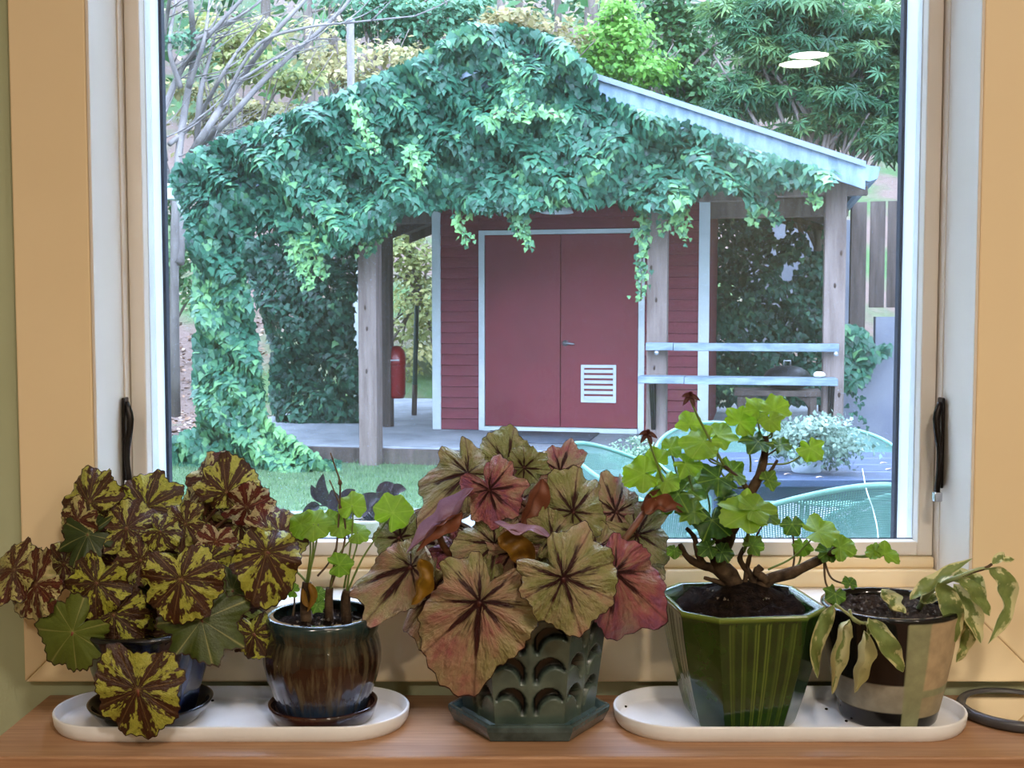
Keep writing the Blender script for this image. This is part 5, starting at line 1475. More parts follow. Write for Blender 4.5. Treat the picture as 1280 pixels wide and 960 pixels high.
# over the ridge and down the left roof slope
TOPS = [(245, 186), (330, 150), (430, 112), (520, 72), (566, 40), (590, 28), (640, 30), (700, 48), (742, 90)]
n = 2200
k = rg.integers(0, len(TOPS) - 1, n); f = rg.random(n)
tx = np.array([TOPS[i][0] * (1 - t) + TOPS[i + 1][0] * t for i, t in zip(k, f)]); ty = np.array([TOPS[i][1] * (1 - t) + TOPS[i + 1][1] * t for i, t in zip(k, f)]) + rg.uniform(2, 14, n)
base = np.array([(lambda q: (q[0], q[1]))(UZ(x, y, -0.46)) for x, y in zip(tx, ty)])
vv = -0.46 + rg.random(n) ** 1.5 * 1.4
P = np.array([B(u, v, z - 0.10 * (v + 0.46)) for (u, z), v in zip(base, vv)])
a2 = (P, rg.normal(0, 0.45, (n, 3)) + [0, -0.3, 1], rg.normal(0, 1, (n, 3)) + [0, -0.5, -0.3], rg.uniform(0.07, 0.115, n), np.clip(rg.normal(0.45, 0.14, n), 0.05, 0.9))
cat5 = lambda *L_: tuple(np.concatenate([q[i] for q in L_]) for i in range(5))
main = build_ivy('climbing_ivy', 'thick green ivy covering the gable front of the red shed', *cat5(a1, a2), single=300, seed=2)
for pts, v, cnt, tn in [([(577, 258), (578, 285), (586, 308)], -0.45, 46, 0.8), ([(652, 255), (656, 285), (660, 308)], -0.5, 90, 0.75), ([(645, 255), (645, 275), (650, 295)], -0.45, 60, 0.65), ([(804, 255), (803, 310), (801, 376)], -0.3, 130, 0.72), ([(846, 255), (850, 275), (856, 298)], -0.4, 80, 0.8), ([(838, 255), (836, 268), (832, 290)], -0.4, 50, 0.7),
                        ([(370, 300), (378, 330), (388, 360)], -0.55, 110, 0.85), ([(388, 295), (396, 325), (402, 345)], -0.55, 90, 0.85), ([(360, 285), (366, 310), (370, 335)], -0.5, 70, 0.6), ([(1004, 222), (1015, 240), (1021, 254)], -0.5, 60, 0.85), ([(945, 258), (940, 268), (938, 282)], -0.4, 40, 0.8), ([(955, 240), (965, 262), (972, 276)], -0.35, 70, 0.45), ([(470, 285), (462, 305), (458, 318)], -0.45, 60, 0.7), ([(490, 270), (480, 285), (472, 300)], -0.4, 60, 0.7), ([(442, 130), (455, 160), (470, 190)], -0.76, 70, 0.85), ([(512, 185), (520, 205), (528, 230)], -0.72, 60, 0.85), ([(640, 70), (650, 110), (655, 145)], -0.74, 100, 0.65), ([(655, 145), (675, 138), (704, 148)], -0.74, 50, 0.85), ([(650, 145), (630, 138), (612, 146)], -0.74, 45, 0.8)]:
    s = strand(pts, v, cnt, rg, 3.2, tn)
    g = scatter(s[0], s[1], s[2], s[3], IVY_LEAF, s[4])
    sh = obj('trailing_shoot', g[:2], m_ivy, main, False, dict(tint=g[2])); sh['label'] = 'bright young ivy shoot'
    obj('vine', tube(s[5], 0.006, 5), m_vine, sh)

# left column with its skirt on the ground
COLM = [(243, 330), (262, 318), (300, 325), (314, 380), (322, 450), (330, 520), (362, 545), (400, 572), (425, 588), (420, 602), (330, 606), (215, 606), (214, 548), (246, 532), (243, 470), (244, 400)]
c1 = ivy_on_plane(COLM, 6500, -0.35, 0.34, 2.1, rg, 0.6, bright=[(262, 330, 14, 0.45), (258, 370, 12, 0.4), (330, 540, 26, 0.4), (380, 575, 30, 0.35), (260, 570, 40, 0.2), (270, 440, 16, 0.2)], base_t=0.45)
c1[0][:, 2] = np.maximum(c1[0][:, 2], 0.03)
build_ivy('climbing_ivy', 'light green ivy column spreading over the ground at the left post', *c1, single=260, seed=3)
# dark mass behind
BACK = [(300, 300), (345, 290), (390, 290), (450, 290), (446, 340), (440, 400), (452, 470), (450, 538), (400, 540), (350, 538), (338, 500), (340, 430), (322, 380), (308, 340)]
c2 = ivy_on_plane(BACK, 4500, 2.3, 0.35, 4.0, rg, 0.5, bright=(), base_t=0.22)  # darker base tint: porch shade put into these leaves
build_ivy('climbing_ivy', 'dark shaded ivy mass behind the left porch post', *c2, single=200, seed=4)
u0, u1 = U(350, 2.5), U(446, 2.5)
# screen of ivy at the back of the right bay
SCR = [(888, 248), (960, 250), (1030, 255), (1050, 270), (1050, 505), (888, 505)]
c3 = ivy_on_plane(SCR, 5200, 4.4, 0.25, 5.2, rg, 0.4, bright=[(930, 410, 40, 0.1)], base_t=0.24)  # low base tint puts the roof's shade into the leaf colour
q = np.array([( (CAM.x), 0)]); 
d = c3[0] - np.array(CAM); dep = d[:, 1] * PC - d[:, 2] * PS
sx = 640 + FPX * d[:, 0] / dep; sy = 480 - FPX * (d[:, 1] * PS + d[:, 2] * PC) / dep
hole = np.zeros(len(sx), bool)
for hx, hy, hr in [(975, 285, 11), (1000, 275, 12), (985, 340, 10), (995, 330, 7), (1020, 300, 11), (968, 315, 5), (960, 330, 4), (1005, 318, 4), (990, 362, 4), (1022, 285, 8), (978, 272, 10), (1055, 290, 8), (1055, 340, 5)]:
    hole |= (sx - hx) ** 2 + ((sy - hy) * 0.8) ** 2 < hr ** 2
c3 = tuple(w[~hole] for w in c3)
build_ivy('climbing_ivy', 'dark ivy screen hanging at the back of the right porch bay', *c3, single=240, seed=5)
CL = [(1052, 405), (1080, 410), (1092, 432), (1112, 430), (1108, 440), (1090, 452), (1076, 478), (1056, 482)]
c4 = ivy_on_plane(CL, 330, 0.66, 0.14, 1.0, rg, 0.06, base_t=0.4, size=(0.07, 0.11))
s = strand([(1068, 480), (1075, 510), (1082, 545)], 0.68, 26, rg, 4, 0.3)
c4 = cat5(c4, s[:5])
build_ivy('climbing_ivy', 'small ivy clump growing over the white garden wall', *c4, single=150, seed=6)

# ------------------------------------------------------------------ trees
m_trunk = M('grey_brown_bark', srgb(92, 82, 76), srgb(124, 112, 104), rough=0.95, scale=3, stretch=(5, 5, 0.8), bstr=0.5, bscale=10, bdist=0.02)
m_palebark = M('smooth_pale_bark', srgb(96, 89, 86), srgb(128, 121, 116), rough=0.8, scale=2.5, stretch=(3, 3, 0.8))
fm = {  # crowns of the wood
 'yellow': foliage_mat('yellow_green_foliage', srgb(88, 104, 60), srgb(148, 156, 92), srgb(212, 202, 140), 0.35),
 'gold': foliage_mat('golden_foliage', srgb(92, 98, 66), srgb(160, 152, 104), srgb(220, 206, 156), 0.35),
 'blue': foliage_mat('blue_green_foliage', srgb(36, 74, 56), srgb(74, 124, 92), srgb(128, 172, 132), 0.3),
 'bright': foliage_mat('bright_green_foliage', srgb(58, 108, 42), srgb(104, 160, 62), srgb(156, 200, 100), 0.4),
 'mid': foliage_mat('mid_green_foliage', srgb(30, 66, 38), srgb(66, 112, 66), srgb(118, 156, 96), 0.3),
 'rust': foliage_mat('rusty_green_foliage', srgb(76, 84, 46), srgb(128, 124, 78), srgb(186, 164, 116), 0.35),
 'maple': foliage_mat('maple_foliage', srgb(26, 62, 42), srgb(58, 106, 70), srgb(122, 150, 88), 0.3)}

def crown_points(cen, rad, n, clumps, rg, spread=0.28):
    c = rg.normal(0, 1, (clumps, 3)); c = unit(c) * rg.random((clumps, 1)) ** 0.45
    idx = rg.integers(0, clumps, n)
    p = c[idx] + rg.normal(0, spread, (n, 3)) * [1, 1, 0.6]
    out = p
    return np.array(cen) + p * np.array(rad), out, idx

def tree(name, label, cat_, px, Y, crowns, mat, n, size, seed, trunk_r=0.06, tmpl=PLAIN_LEAF, bark=None, lean=0.0, flat=0.0, tint_c=0.5):
    rg = np.random.default_rng(seed)
    x = at(px, 395, Y).x
    z = hill(x, Y)
    tr = thing(name, label, cat_, (x, Y, z - 0.02))
    tops = []
    parts = []
    tot = sum(c[2] * c[3] for c in crowns)
    for cx, cy, rx, ry in crowns:
        cen = at(cx, cy, Y)
        r = (rx * pxm(Y), max(rx * pxm(Y) * 0.7, 0.5), ry * pxm(Y))
        m = int(n * rx * ry / tot)
        P, D, idx = crown_points(cen, r, m, max(6, m // 60), rg)
        N = rg.normal(0, 0.5, (m, 3)) + D * 0.5 + [0, -0.25, 0.8]
        T = rg.normal(0, 0.7, (m, 3)) + D * [0.6, 0.6, 0] + [0, 0, -0.7]
        cl = rg.normal(0, 0.13, int(idx.max()) + 1)[idx]
        ti = np.clip(tint_c + cl + rg.normal(0, 0.13, m) + 0.12 * D[:, 2], 0, 1)  # tint gets lighter towards the top of the crown
        parts.append(scatter(P, N, T, rg.uniform(size * 0.7, size * 1.25, m), tmpl, ti))
        tops.append(cen)
    g = cat_geo(parts)
    fo = obj('foliage', g[:2], mat, tr, False, dict(tint=g[2])); fo['kind'] = 'stuff'
    foot = Vector((x, Y, z - 0.05))
    top = max(tops, key=lambda q: q.z) + Vector((0, 0, 0.1))
    mid = (foot + top) / 2 + Vector((lean, 0, 0))
    obj('trunk', stalk([foot, mid, top], trunk_r, trunk_r * 0.3, 10, 8), bark or m_trunk, tr)
    for i, c in enumerate(tops):
        for q in range(3):
            s = foot.lerp(top, random.uniform(0.35, 0.8))
            e_ = c + Vector((random.uniform(-0.8, 0.8), random.uniform(-0.4, 0.4), random.uniform(-0.3, 0.5)))
            obj('branch', stalk([s, (s + e_) / 2 + Vector((0, 0, 0.15)), e_], trunk_r * 0.4, trunk_r * 0.12, 8, 6), bark or m_trunk, tr)
    return tr

tree('leafy_shrub', 'yellow-green shrub behind the bare pale branches', 'shrub', 300, 18, [(310, 70, 46, 34), (360, 90, 40, 30), (290, 40, 40, 30)], fm['yellow'], 1500, 0.13, 31)
tree('leafy_shrub', 'golden shrub behind the ivy left of the shed ridge', 'shrub', 470, 19.5, [(450, 100, 50, 24), (510, 70, 40, 30), (420, 60, 50, 34)], fm['gold'], 1500, 0.13, 32)
tree('woodland_tree', 'blue-green tree rising above the left roof slope', 'tree', 520, 21, [(500, 30, 55, 34), (560, 15, 50, 30), (450, 10, 50, 26)], fm['blue'], 2600, 0.15, 33, 0.09)
tree('leafy_shrub', 'bright green shrub directly right of the shed ridge', 'shrub', 775, 17.5, [(770, 55, 36, 44), (800, 80, 40, 28), (745, 75, 30, 25), (765, 15, 26, 20)], fm['bright'], 3000, 0.12, 34)
tree('leafy_shrub', 'rusty green shrub just above the ridge ivy', 'shrub', 690, 17, [(680, 50, 44, 26), (640, 30, 36, 22)], fm['rust'], 1300, 0.12, 35)
tree('woodland_tree', 'mid green tree standing above the grey fascia', 'tree', 868, 18.5, [(860, 60, 50, 60), (880, 120, 55, 36), (850, 10, 50, 30), (840, 95, 30, 30)], fm['mid'], 4200, 0.13, 36, 0.09)
tree('woodland_tree', 'tree with light green leaves seen through the open porch bay', 'tree', 560, 17.5, [(515, 330, 40, 34), (520, 390, 44, 40), (500, 290, 40, 30), (525, 450, 36, 30), (500, 500, 30, 24)], fm['yellow'], 2600, 0.11, 37, 0.07)
tree('leafy_shrub', 'green bush low on the slope at the left window edge', 'shrub', 215, 16.5, [(215, 320, 30, 36), (235, 350, 30, 26), (215, 255, 30, 26)], fm['mid'], 1200, 0.11, 38)
tree('leafy_shrub', 'rusty bush on the slope behind the bare branches', 'shrub', 270, 24, [(250, 120, 50, 26), (300, 150, 50, 24), (360, 140, 40, 24)], fm['rust'], 1300, 0.14, 39)
# Japanese maple right, in drooping tiers
tree('maple_tree', 'feathery green maple tree behind the right end of the roof', 'tree', 1035, 14.2, [(1080, 30, 70, 22), (1010, 20, 70, 22), (1100, 80, 60, 22), (1040, 75, 60, 20), (970, 70, 50, 22), (1080, 130, 70, 22), (1000, 120, 60, 22), (1110, 180, 50, 22), (1050, 165, 60, 16), (950, 120, 46, 26), (1130, 130, 40, 40), (940, 30, 50, 30), (1150, 40, 50, 30)], fm['maple'], 5600, 0.19, 40, 0.09, STAR_LEAF)
# tall dark trunks of the wood
for i, (px, Y, r, lab) in enumerate([(735, 30, 0.20, 'dark woodland trunk above the bright green shrub'), (757, 36, 0.22, 'far dark trunk between the ridge and the bright shrub'), (802, 27, 0.16, 'reddish dark trunk right of the bright green shrub'), (823, 34, 0.24, 'broad dark trunk at the edge of the mid green tree'),
                                     (632, 26, 0.10, 'pale thin trunk directly above the shed ridge'), (650, 33, 0.12, 'slim trunk just right of the pale ridge trunk'), (697, 31, 0.11, 'slender trunk above the rusty shrub'), (392, 28, 0.13, 'grey trunk left of the pale pole'), (420, 33, 0.14, 'grey trunk behind the pale pole'), (340, 30, 0.14, 'grey trunk behind the yellow-green shrub'), (560, 30, 0.12, 'grey trunk behind the blue-green tree')]):
    x = at(px, 395, Y).x; z = hill(x, Y)
    tk = thing('tree_trunk', lab, 'tree', (x, Y, z - 0.05), 'trunks of the wood')
    hgt = 15 - z * 0.3
    obj('trunk', stalk([(x, Y, z - 0.05), (x + random.uniform(-0.15, 0.15), Y, z + hgt / 2), (x + random.uniform(-0.3, 0.3), Y, z + hgt)], r, r * 0.6, 8, 9), m_trunk, tk)
    for q in range(5):
        zz = z + random.uniform(0.25, 0.9) * hgt; a = random.choice((-1, 1))
        obj('branch', stalk([(x, Y, zz), (x + a * random.uniform(0.5, 0.9), Y + random.uniform(-0.5, 0.5), zz + 0.2), (x + a * random.uniform(1.2, 2.2), Y + random.uniform(-0.8, 0.8), zz + random.uniform(-0.2, 0.6))], r * 0.22, r * 0.06, 8, 5), m_trunk, tk)
# distant canopy nobody could count
rg = np.random.default_rng(77)
n = 36000
X = rg.uniform(-30, 30, n); Yd = rg.uniform(27, 50, n)
cl = np.sin(X * 1.3) * np.sin(Yd * 0.9 + X * 0.4) + 0.6 * np.sin(X * 2.9 + 1) 
zz = np.array([hill(a, b) for a, b in zip(X, Yd)]) + rg.uniform(0.2, 17, n)
N = rg.normal(0, 0.6, (n, 3)) + [0, -0.3, 0.7]
g = scatter(np.stack([X, Yd, zz], 1), N, rg.normal(0, 1, (n, 3)) + [0, 0, -0.5], rg.uniform(0.28, 0.55, n), PLAIN_LEAF, np.clip(0.35 + 0.15 * cl + rg.normal(0, 0.15, n), 0, 1))
tag(obj('woodland_canopy', g[:2], fm['mid'], None, False, dict(tint=g[2])), 'dense green woodland foliage far behind the shed', 'woodland', None, 'stuff')
# unseen foliage added on both sides of the garden to block low sky
for side, lab in ((-1, 'unseen foliage added left of the garden to block sky light'), (1, 'unseen foliage added right of the garden to block sky light')):
    n = 17000
    Yd = rg.uniform(5.0, 34, n); X = side * (3.2 + 0.52 * Yd + rg.uniform(0, 1, n) ** 1.3 * 6.0)
    zz = rg.uniform(0.1, 11, n) + np.array([hill(a, b) for a, b in zip(X, Yd)])
    g = scatter(np.stack([X, Yd, zz], 1), rg.normal(0, 0.6, (n, 3)) + [-side * 0.8, -0.1, 0.6], rg.normal(0, 1, (n, 3)) + [0, 0, -0.5], rg.uniform(0.35, 0.75, n), PLAIN_LEAF, np.clip(rg.normal(0.42, 0.16, n), 0, 1))
    tag(obj('woodland_canopy', g[:2], fm['mid'], None, False, dict(tint=g[2])), lab, 'woodland', None, 'stuff')
n = 3500
X = rg.uniform(-16, 4, n); Yd = rg.uniform(25, 38, n)
zz = np.array([hill(a, b) for a, b in zip(X, Yd)]) + rg.uniform(0.2, 7, n)
g = scatter(np.stack([X, Yd, zz], 1), rg.normal(0, 0.6, (n, 3)) + [0, -0.3, 0.7], rg.normal(0, 1, (n, 3)), rg.uniform(0.12, 0.24, n), PLAIN_LEAF, rg.beta(2, 1.5, n))
tag(obj('autumn_leaves', g[:2], fm['gold'], None, False, dict(tint=g[2])), 'pale golden leaves scattered through the left woodland', 'woodland', None, 'stuff')

# multi-stemmed tree with bare pale branches, left
bt = thing('bare_tree', 'multi-stemmed tree with bare pale grey branches at the left window edge', 'tree', tuple(at_z(222, 530, 0.0) + Vector((0, 0, 0))))
YB = 13.4
stems = [([(220, 520), (218, 330), (222, 210), (232, 130), (242, 70), (238, 0), (236, -40)], 0.055, 0.03), ([(224, 330), (232, 215), (260, 160), (300, 100), (340, 45), (400, -20)], 0.06, 0.02), ([(226, 250), (245, 190), (285, 150), (340, 90), (420, 20), (450, -20)], 0.05, 0.015),
         ([(220, 260), (200, 170), (225, 90), (265, 40), (320, -20)], 0.05, 0.018), ([(246, 185), (250, 120), (262, 72), (270, 40)], 0.04, 0.012), ([(270, 145), (318, 60), (380, 35), (440, 28), (520, 20)], 0.022, 0.008), ([(226, 110), (212, 60), (220, 0)], 0.035, 0.015),
         ([(206, 200), (196, 120), (206, 40), (215, -20)], 0.04, 0.02), ([(236, 110), (255, 50), (262, 0)], 0.03, 0.012), ([(300, 100), (350, 70), (390, 50), (430, 50)], 0.018, 0.006), ([(232, 214), (280, 190), (300, 175)], 0.02, 0.008), ([(244, 50), (300, 20), (340, -10)], 0.025, 0.01), ([(212, 180), (245, 150), (280, 90), (300, 60), (330, 20)], 0.03, 0.012)]
rgb_ = random.Random(5)
for pts, r0, r1 in stems:
    st_ = obj('stem', stalk([at(x, y, YB + 0.3 * math.sin(i + x)) for i, (x, y) in enumerate(pts)], r0, r1, 18, 8), m_palebark, bt)
    for q in range(7):
        i = rgb_.randrange(len(pts) - 1); f = rgb_.random()
        if i == 0 and pts[0][1] > 300: continue
        x = pts[i][0] * (1 - f) + pts[i + 1][0] * f; y = pts[i][1] * (1 - f) + pts[i + 1][1] * f
        dx, dy = rgb_.uniform(10, 70), -rgb_.uniform(10, 60)
        Yq = YB + rgb_.uniform(-0.3, 0.3)
        obj('twig', stalk([at(x, y, YB + 0.3 * math.sin(i + pts[i][0])), at(x + dx * 0.5, y + dy * 0.4, Yq), at(x + dx, y + dy, Yq)], 0.010, 0.004, 8, 5), m_palebark, st_)
rg = np.random.default_rng(8)
m_ = 260
cen = at(225, 55, YB)
P, D, idx = crown_points(cen, (0.35, 0.3, 0.16), m_, 8, rg)
g = scatter(P, rg.normal(0, 0.5, (m_, 3)) + [0, -0.3, 0.8], rg.normal(0, 1, (m_, 3)) + [0, 0, -0.5], rg.uniform(0.05, 0.09, m_), PLAIN_LEAF, rg.beta(2, 2, m_))
obj('leaf_tuft', g[:2], fm['blue'], bt, False, dict(tint=g[2]))['kind'] = 'stuff'
# pale pole behind the roof with a line running from it
ppole = at(441, 395, 17.0)
zp = hill(ppole.x, 17.0)
pp = thing('pale_pole', 'pale grey pole rising behind the ivy left of the ridge', 'pole', (ppole.x, 17.0, zp - 0.05))
ztop = at(441, 29, 17.0).z
obj('shaft', tube([(ppole.x, 17.0, zp - 0.05), (ppole.x, 17.0, ztop)], 0.055, 12), m_palebark, pp)
obj('cap', lathe([(0.062, 0), (0.062, 0.05), (0.02, 0.07)], 12, (ppole.x, 17.0, ztop)), m_galv, pp)

# ------------------------------------------------------------------ patio furniture
def mesh_metal():
    """punched green sheet: fine holes let the light through"""
    m, nt, b = nt_new('mint_mesh_metal')
    b.inputs['Base Color'].default_value = srgb(76, 120, 108); b.inputs['Roughness'].default_value = 0.5
    tc = node(nt, 'ShaderNodeTexCoord')
    mp = node(nt, 'ShaderNodeMapping'); mp.inputs['Scale'].default_value = (190, 56, 1); L(nt, tc.outputs['UV'], mp.inputs['Vector'])
    ck = node(nt, 'ShaderNodeTexVoronoi', Scale=1.0, Randomness=0.0); L(nt, mp.outputs[0], ck.inputs['Vector'])
    hole = math_(nt, 'LESS_THAN', ck.outputs['Distance'], 0.27)
    tr = node(nt, 'ShaderNodeBsdfTransparent')
    mx = node(nt, 'ShaderNodeMixShader'); L(nt, hole, mx.inputs[0]); L(nt, b.outputs[0], mx.inputs[1]); L(nt, tr.outputs[0], mx.inputs[2])
    L(nt, mx.outputs[0], nt.nodes['Material Output'].inputs['Surface'])
    return m
m_mesh = mesh_metal()
m_mint = M('mint_green_metal', srgb(106, 154, 138), srgb(96, 144, 128), rough=0.45, scale=10)
def patio_chair(x, y, face, label, hb=0.80, scale=1.0):
    """tub chair of punched sheet; face = compass of the seat's front in degrees (0 = +x)"""
    ch = thing('mesh_chair', label, 'chair', (x, y, 0.015), 'mint green mesh chairs on the patio')
    f = math.radians(face)
    nphi, nt_ = 48, 12
    V, uv, rim = [], [], []
    for j in range(nt_ + 1):
        t = j / nt_
        for i in range(nphi + 1):
            ph = -135 + 270 * i / nphi
            a = f + math.pi + math.radians(ph)
            k = 0.5 + 0.5 * math.cos(math.radians(ph) * 180 / 135 * 0.999)
            h = 0.60 + (hb - 0.60) * k ** 0.9
            z = 0.42 + (h - 0.42) * t
            r = (0.235 + 0.10 * t ** 0.8 + 0.02 * k * t) * scale
            p = (x + r * math.cos(a), y + r * math.sin(a), z)
            V.append(p); uv.append((i / nphi, t))
            if j == nt_: rim.append(p)
    m = nphi + 1
    F = [(j * m + i, j * m + i + 1, (j + 1) * m + i + 1, (j + 1) * m + i) for j in range(nt_) for i in range(nphi)]
    obj('back_shell', (V, F), m_mesh, ch, True, None, uv)
    obj('rim', tube(rim, 0.009, 8), m_mint, ch)
    g = lathe([(0.005, 0.415), (0.12, 0.41), (0.21, 0.418), (0.24 * scale, 0.43), (0.24 * scale, 0.422), (0.12, 0.402), (0.005, 0.405)], 36, (x, y, 0.0))
    obj('seat', g, m_mint, ch)
    for k in range(4):
        a = f + math.pi / 4 + k * math.pi / 2
        obj('leg', tube([(x + 0.17 * math.cos(a), y + 0.17 * math.sin(a), 0.415), (x + 0.25 * math.cos(a), y + 0.25 * math.sin(a), 0.016)], 0.011, 8), m_mint, ch)
    return ch
c = at(1010, 605, 3.62); patio_chair(c.x, 3.62 + 0.20, 115, 'mint mesh chair with its back to the window, left of the two', 0.83, 1.02)
c = at(1195, 600, 3.75); patio_chair(c.x, 3.75 + 0.26, 100, 'mint mesh chair at the right window edge, back to the window', 0.82, 1.02)
c = at(822, 575, 4.6); patio_chair(c.x, 4.6, -20, 'mint mesh chair at the left end of the patio table', 0.82, 1.0)
c = at(905, 555, 5.6); patio_chair(c.x, 5.55, -90, 'mint mesh chair across the patio table behind the geranium leaves', 0.80, 1.0)
c = at(1050, 560, 5.6); patio_chair(c.x, 5.75, -100, 'mint mesh chair across the table behind the silver plant', 0.76, 1.0)

m_table = M('slate_blue_table_top', srgb(46, 58, 84), srgb(58, 72, 100), rough=0.35, scale=5)
tx0, tx1, ty0, ty1, tz = 0.72, 2.35, 4.28, 5.15, 0.735
pt = thing('patio_table', 'dark slate blue patio table between the mint chairs', 'table', ((tx0 + tx1) / 2, (ty0 + ty1) / 2, 0.015))
for k in range(4):
    w = (ty1 - ty0) / 4
    obj('top_slat', box(tx0, tx1, ty0 + w * k + 0.002, ty0 + w * (k + 1) - 0.002, tz - 0.03, tz, 0.004), m_table, pt, False)
obj('apron', join(box(tx0 + 0.06, tx1 - 0.06, ty0 + 0.06, ty0 + 0.08, tz - 0.09, tz - 0.03), box(tx0 + 0.06, tx1 - 0.06, ty1 - 0.08, ty1 - 0.06, tz - 0.09, tz - 0.03), box(tx0 + 0.06, tx0 + 0.08, ty0 + 0.08, ty1 - 0.08, tz - 0.09, tz - 0.03), box(tx1 - 0.08, tx1 - 0.06, ty0 + 0.08, ty1 - 0.08, tz - 0.09, tz - 0.03)), m_table, pt, False)
for x in (tx0 + 0.05, tx1 - 0.10):
    for y in (ty0 + 0.05, ty1 - 0.10):
        obj('leg', box(x, x + 0.05, y, y + 0.05, 0.016, tz - 0.03, 0.004), m_table, pt, False)
# silver-leaved plant in a pale bowl
m_silver = foliage_mat('silver_foliage', srgb(70, 94, 82), srgb(122, 146, 130), srgb(176, 194, 180), 0.25, 0.6)
m_palepot = M('pale_blue_pot', srgb(184, 196, 212), srgb(168, 182, 200), rough=0.5, scale=10)
def small_plant(name, label, c, rpot, hpot, cr, n, mat, size, potmat, seed, off=(0, 0, 0)):
    t_ = thing(name, label, 'potted plant', tuple(c))
    obj('pot', lathe([(rpot * 0.75, 0), (rpot * 0.8, 0.004), (rpot, hpot), (rpot * 0.96, hpot), (rpot * 0.9, hpot * 0.8), (0.01, hpot * 0.8)], 28, c), potmat, t_)
    rg = np.random.default_rng(seed)
    cen = (c[0] + off[0], c[1] + off[1], c[2] + hpot + cr[2] * 0.75 + off[2])
    P, D, idx = crown_points(cen, cr, n, 40, rg, 0.2)
    P[:, 2] = np.maximum(P[:, 2], c[2] + 0.004)
    N = rg.normal(0, 0.6, (n, 3)) + D + [0, -0.2, 0.5]
    g = scatter(P, N, rg.normal(0, 0.8, (n, 3)) + D + [0, 0, 0.5], rg.uniform(size * 0.6, size * 1.3, n), PLAIN_LEAF, np.clip(0.45 + 0.25 * D[:, 2] + rg.normal(0, 0.17, n), 0, 1))  # foliage tinted lighter towards its top
    obj('foliage', g[:2], mat, t_, False, dict(tint=g[2]))['kind'] = 'stuff'
    for k in range(9):
        e_ = Vector(P[rg.integers(0, n)])
        obj('stem', stalk([(c[0], c[1], c[2] + hpot * 0.75), (Vector(c) + e_) / 2 + Vector((0, 0, 0.06)), e_], 0.003, 0.0015, 8, 5), m_stalk_green, t_)
    return t_
c = at_z(1008, 590, tz); small_plant('silver_plant', 'bushy silver-green plant in a pale bowl on the patio table', (c.x, c.y, tz), 0.07, 0.055, (0.20, 0.16, 0.115), 2600, m_silver, 0.024, m_palepot, 51, (0.035, 0, -0.005))
c = at(795, 585, 5.3)
m_herb = foliage_mat('pale_herb_foliage', srgb(66, 96, 72), srgb(112, 144, 116), srgb(172, 192, 166), 0.3)
hx, hy = at(798, 570, 5.9).x, 5.9
stl = thing('plant_stool', 'small grey stool holding the pale herb behind the left chair', 'stool', (hx, hy, 0.015))
obj('seat', lathe([(0.15, 0.42), (0.155, 0.44), (0.15, 0.455), (0.005, 0.455)], 28, (hx, hy, 0.0)), m_post, stl)
for k in range(3):
    a = 0.5 + k * 2.094
    obj('leg', tube([(hx + 0.10 * math.cos(a), hy + 0.10 * math.sin(a), 0.425), (hx + 0.15 * math.cos(a), hy + 0.15 * math.sin(a), 0.016)], 0.014, 8), m_post, stl)
small_plant('pale_herb', 'pale feathery herb in a grey pot beside the left mint chair', (hx, hy, 0.455), 0.10, 0.10, (0.15, 0.13, 0.09), 1500, m_herb, 0.022, m_palepot, 52)
# scattered litter on the table
for i, (px, py) in enumerate([(948, 578), (1025, 598), (1105, 580), (985, 594), (1112, 588), (915, 600)]):
    q = at_z(px, py, tz)
    g, a_, u = strip_leaf([q + Vector((-0.016, 0, 0.002)), q + Vector((0, 0.004, 0.005)), q + Vector((0.018, 0, 0.002))], 0.008, (0, 0, 1), 0.3, 6, 4, 0.1, i)
    lf = obj('fallen_leaf', g, m_litter, None, True, dict(tint=np.full(len(g[0]), 0.75), **a_), u)
    tag(lf, ['pale fallen leaf on the table behind the geranium trunk', 'pale fallen leaf right below the pale bowl', 'pale curled leaf at the right end of the table', 'pale fallen leaf left of the pale bowl', 'pinkish fallen leaf by the right window edge', 'pale fallen leaf near the front table edge'][i], 'leaf', 'fallen leaves on the patio table')
# white pipe leaning at the garden wall
q0, q1 = at(1098, 578, 6.6), at(1128, 548, 6.75)
q0 = Vector((at(1075, 400, 6.6).x, 6.6, 0.03)); q1 = Vector((at(1134, 400, 6.8).x, 6.8, at(1134, 540, 6.8).z))
tag(obj('white_pipe', tube([q0, q1], 0.024, 10), m_white), 'white pipe leaning behind the patio table at the right edge', 'pipe')
# white cord over the chair
pts = [at(1078, 586, 4.2), at(1083, 612, 3.45), at(1092, 640, 3.4), at(1098, 675, 3.35), at(1100, 760, 3.35)]
tag(obj('garden_twine', stalk(pts, 0.0018, 0.0018, 20, 6), m_white), 'thin white cord hanging from the table over the mint chair', 'twine')

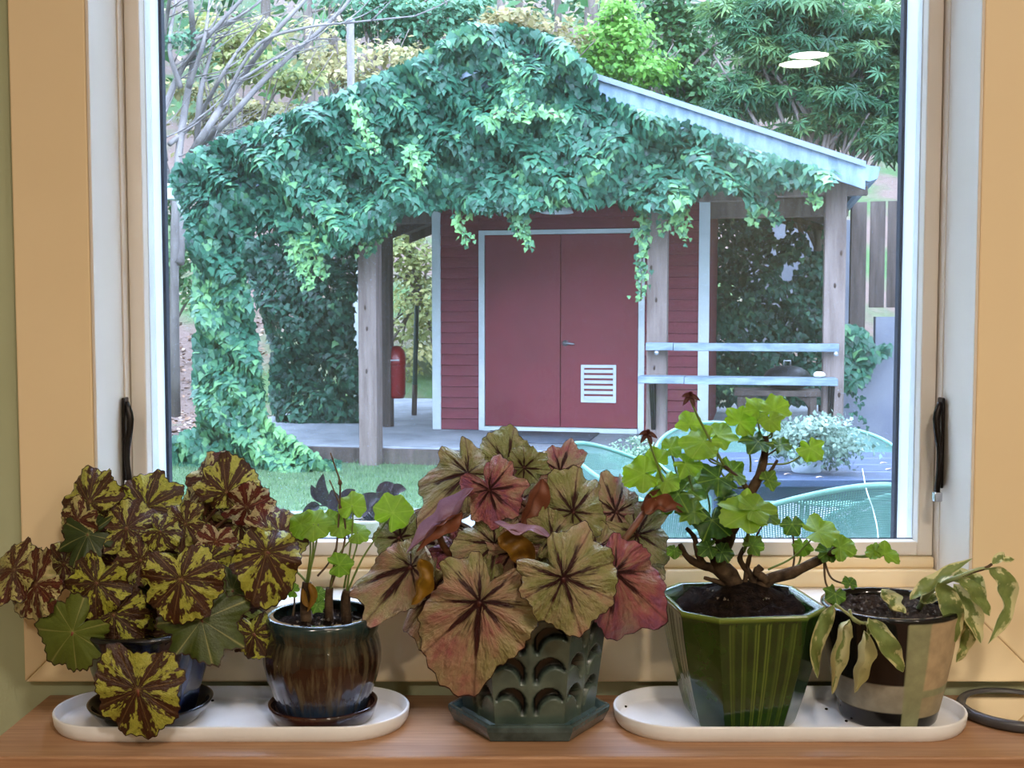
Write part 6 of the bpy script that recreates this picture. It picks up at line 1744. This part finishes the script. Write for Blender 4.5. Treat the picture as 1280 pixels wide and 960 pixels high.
# dark purple plant in a pale pot just outside the glass
YP = 1.95
q = at(464, 646, YP)
zpot = q.z - 0.085
stand = thing('plant_stand', 'slim wooden plant stand outside below the window', 'plant stand', (q.x, YP, 0.0))
obj('stand_top', lathe([(0.09, 0.0), (0.095, 0.01), (0.09, 0.02), (0.005, 0.02)], 32, (q.x, YP, zpot - 0.02)), m_post, stand)
for k in range(3):
    a = 0.3 + k * 2.094
    obj('leg', tube([(q.x + 0.06 * math.cos(a), YP + 0.06 * math.sin(a), zpot - 0.018), (q.x + 0.11 * math.cos(a), YP + 0.11 * math.sin(a), 0.015)], 0.011, 8), m_post, stand)
m_creampot = M('cream_pot', srgb(206, 200, 184), srgb(190, 184, 168), rough=0.6, scale=12)
pu = thing('purple_plant', 'dark purple-leaved plant in a cream pot just outside the window', 'potted plant', (q.x, YP, zpot))
pot_lathe('pot', [(0.030, 0.0), (0.034, 0.002), (0.043, 0.07), (0.046, 0.080), (0.045, 0.085)], (q.x, YP, zpot), m_creampot, pu, 40)
soil(pu, (q.x, YP, zpot + 0.074), 0.039, 15)
def sP(px, py, dy=0.0): return at(px, py, YP + dy)
crp = Vector((q.x, YP, zpot + 0.076))
pur = [([(408, 633), (402, 612), (404, 592)], 8, 0.2), ([(400, 632), (388, 636), (376, 650)], 7, 0.1), ([(404, 628), (394, 618), (389, 606)], 6, 0.3), ([(430, 645), (420, 630), (414, 612)], 12, 0.4), ([(440, 640), (436, 622), (444, 612)], 12, 0.5), ([(452, 642), (458, 628), (474, 620)], 13, 0.5), ([(470, 645), (476, 632), (488, 626)], 10, 0.4),
       ([(480, 628), (482, 612), (492, 604)], 11, 0.9), ([(484, 622), (496, 612), (508, 612)], 8, 0.7), ([(434, 648), (438, 664), (444, 678)], 8, 0.2), ([(446, 644), (452, 634), (448, 622)], 12, 0.6), ([(462, 640), (470, 640), (484, 648)], 9, 0.3), ([(440, 642), (428, 650), (420, 664)], 9, 0.1), ([(470, 636), (464, 624), (458, 616)], 11, 0.5), ([(478, 630), (484, 616), (482, 604)], 11, 0.8)]
for i, (pts, w, ti) in enumerate(pur):
    g, a_, u = strip_leaf([sP(x, y, -0.02) for x, y in pts], w * pxm(YP), (0.2 * math.sin(i), -1, 0.5), 0.3, 12, 6, 0.06, i)
    lf = obj('leaf', g, m_purple, pu, True, dict(line=np.zeros(len(g[0])), **a_), u, ti)
    s = sP(*pts[0], -0.02)
    obj('leaf_stalk', stalk([crp, (crp + s) / 2 + Vector((0, 0, 0.012)), s], 0.0018, 0.0014, 8, 6), m_purple, lf)
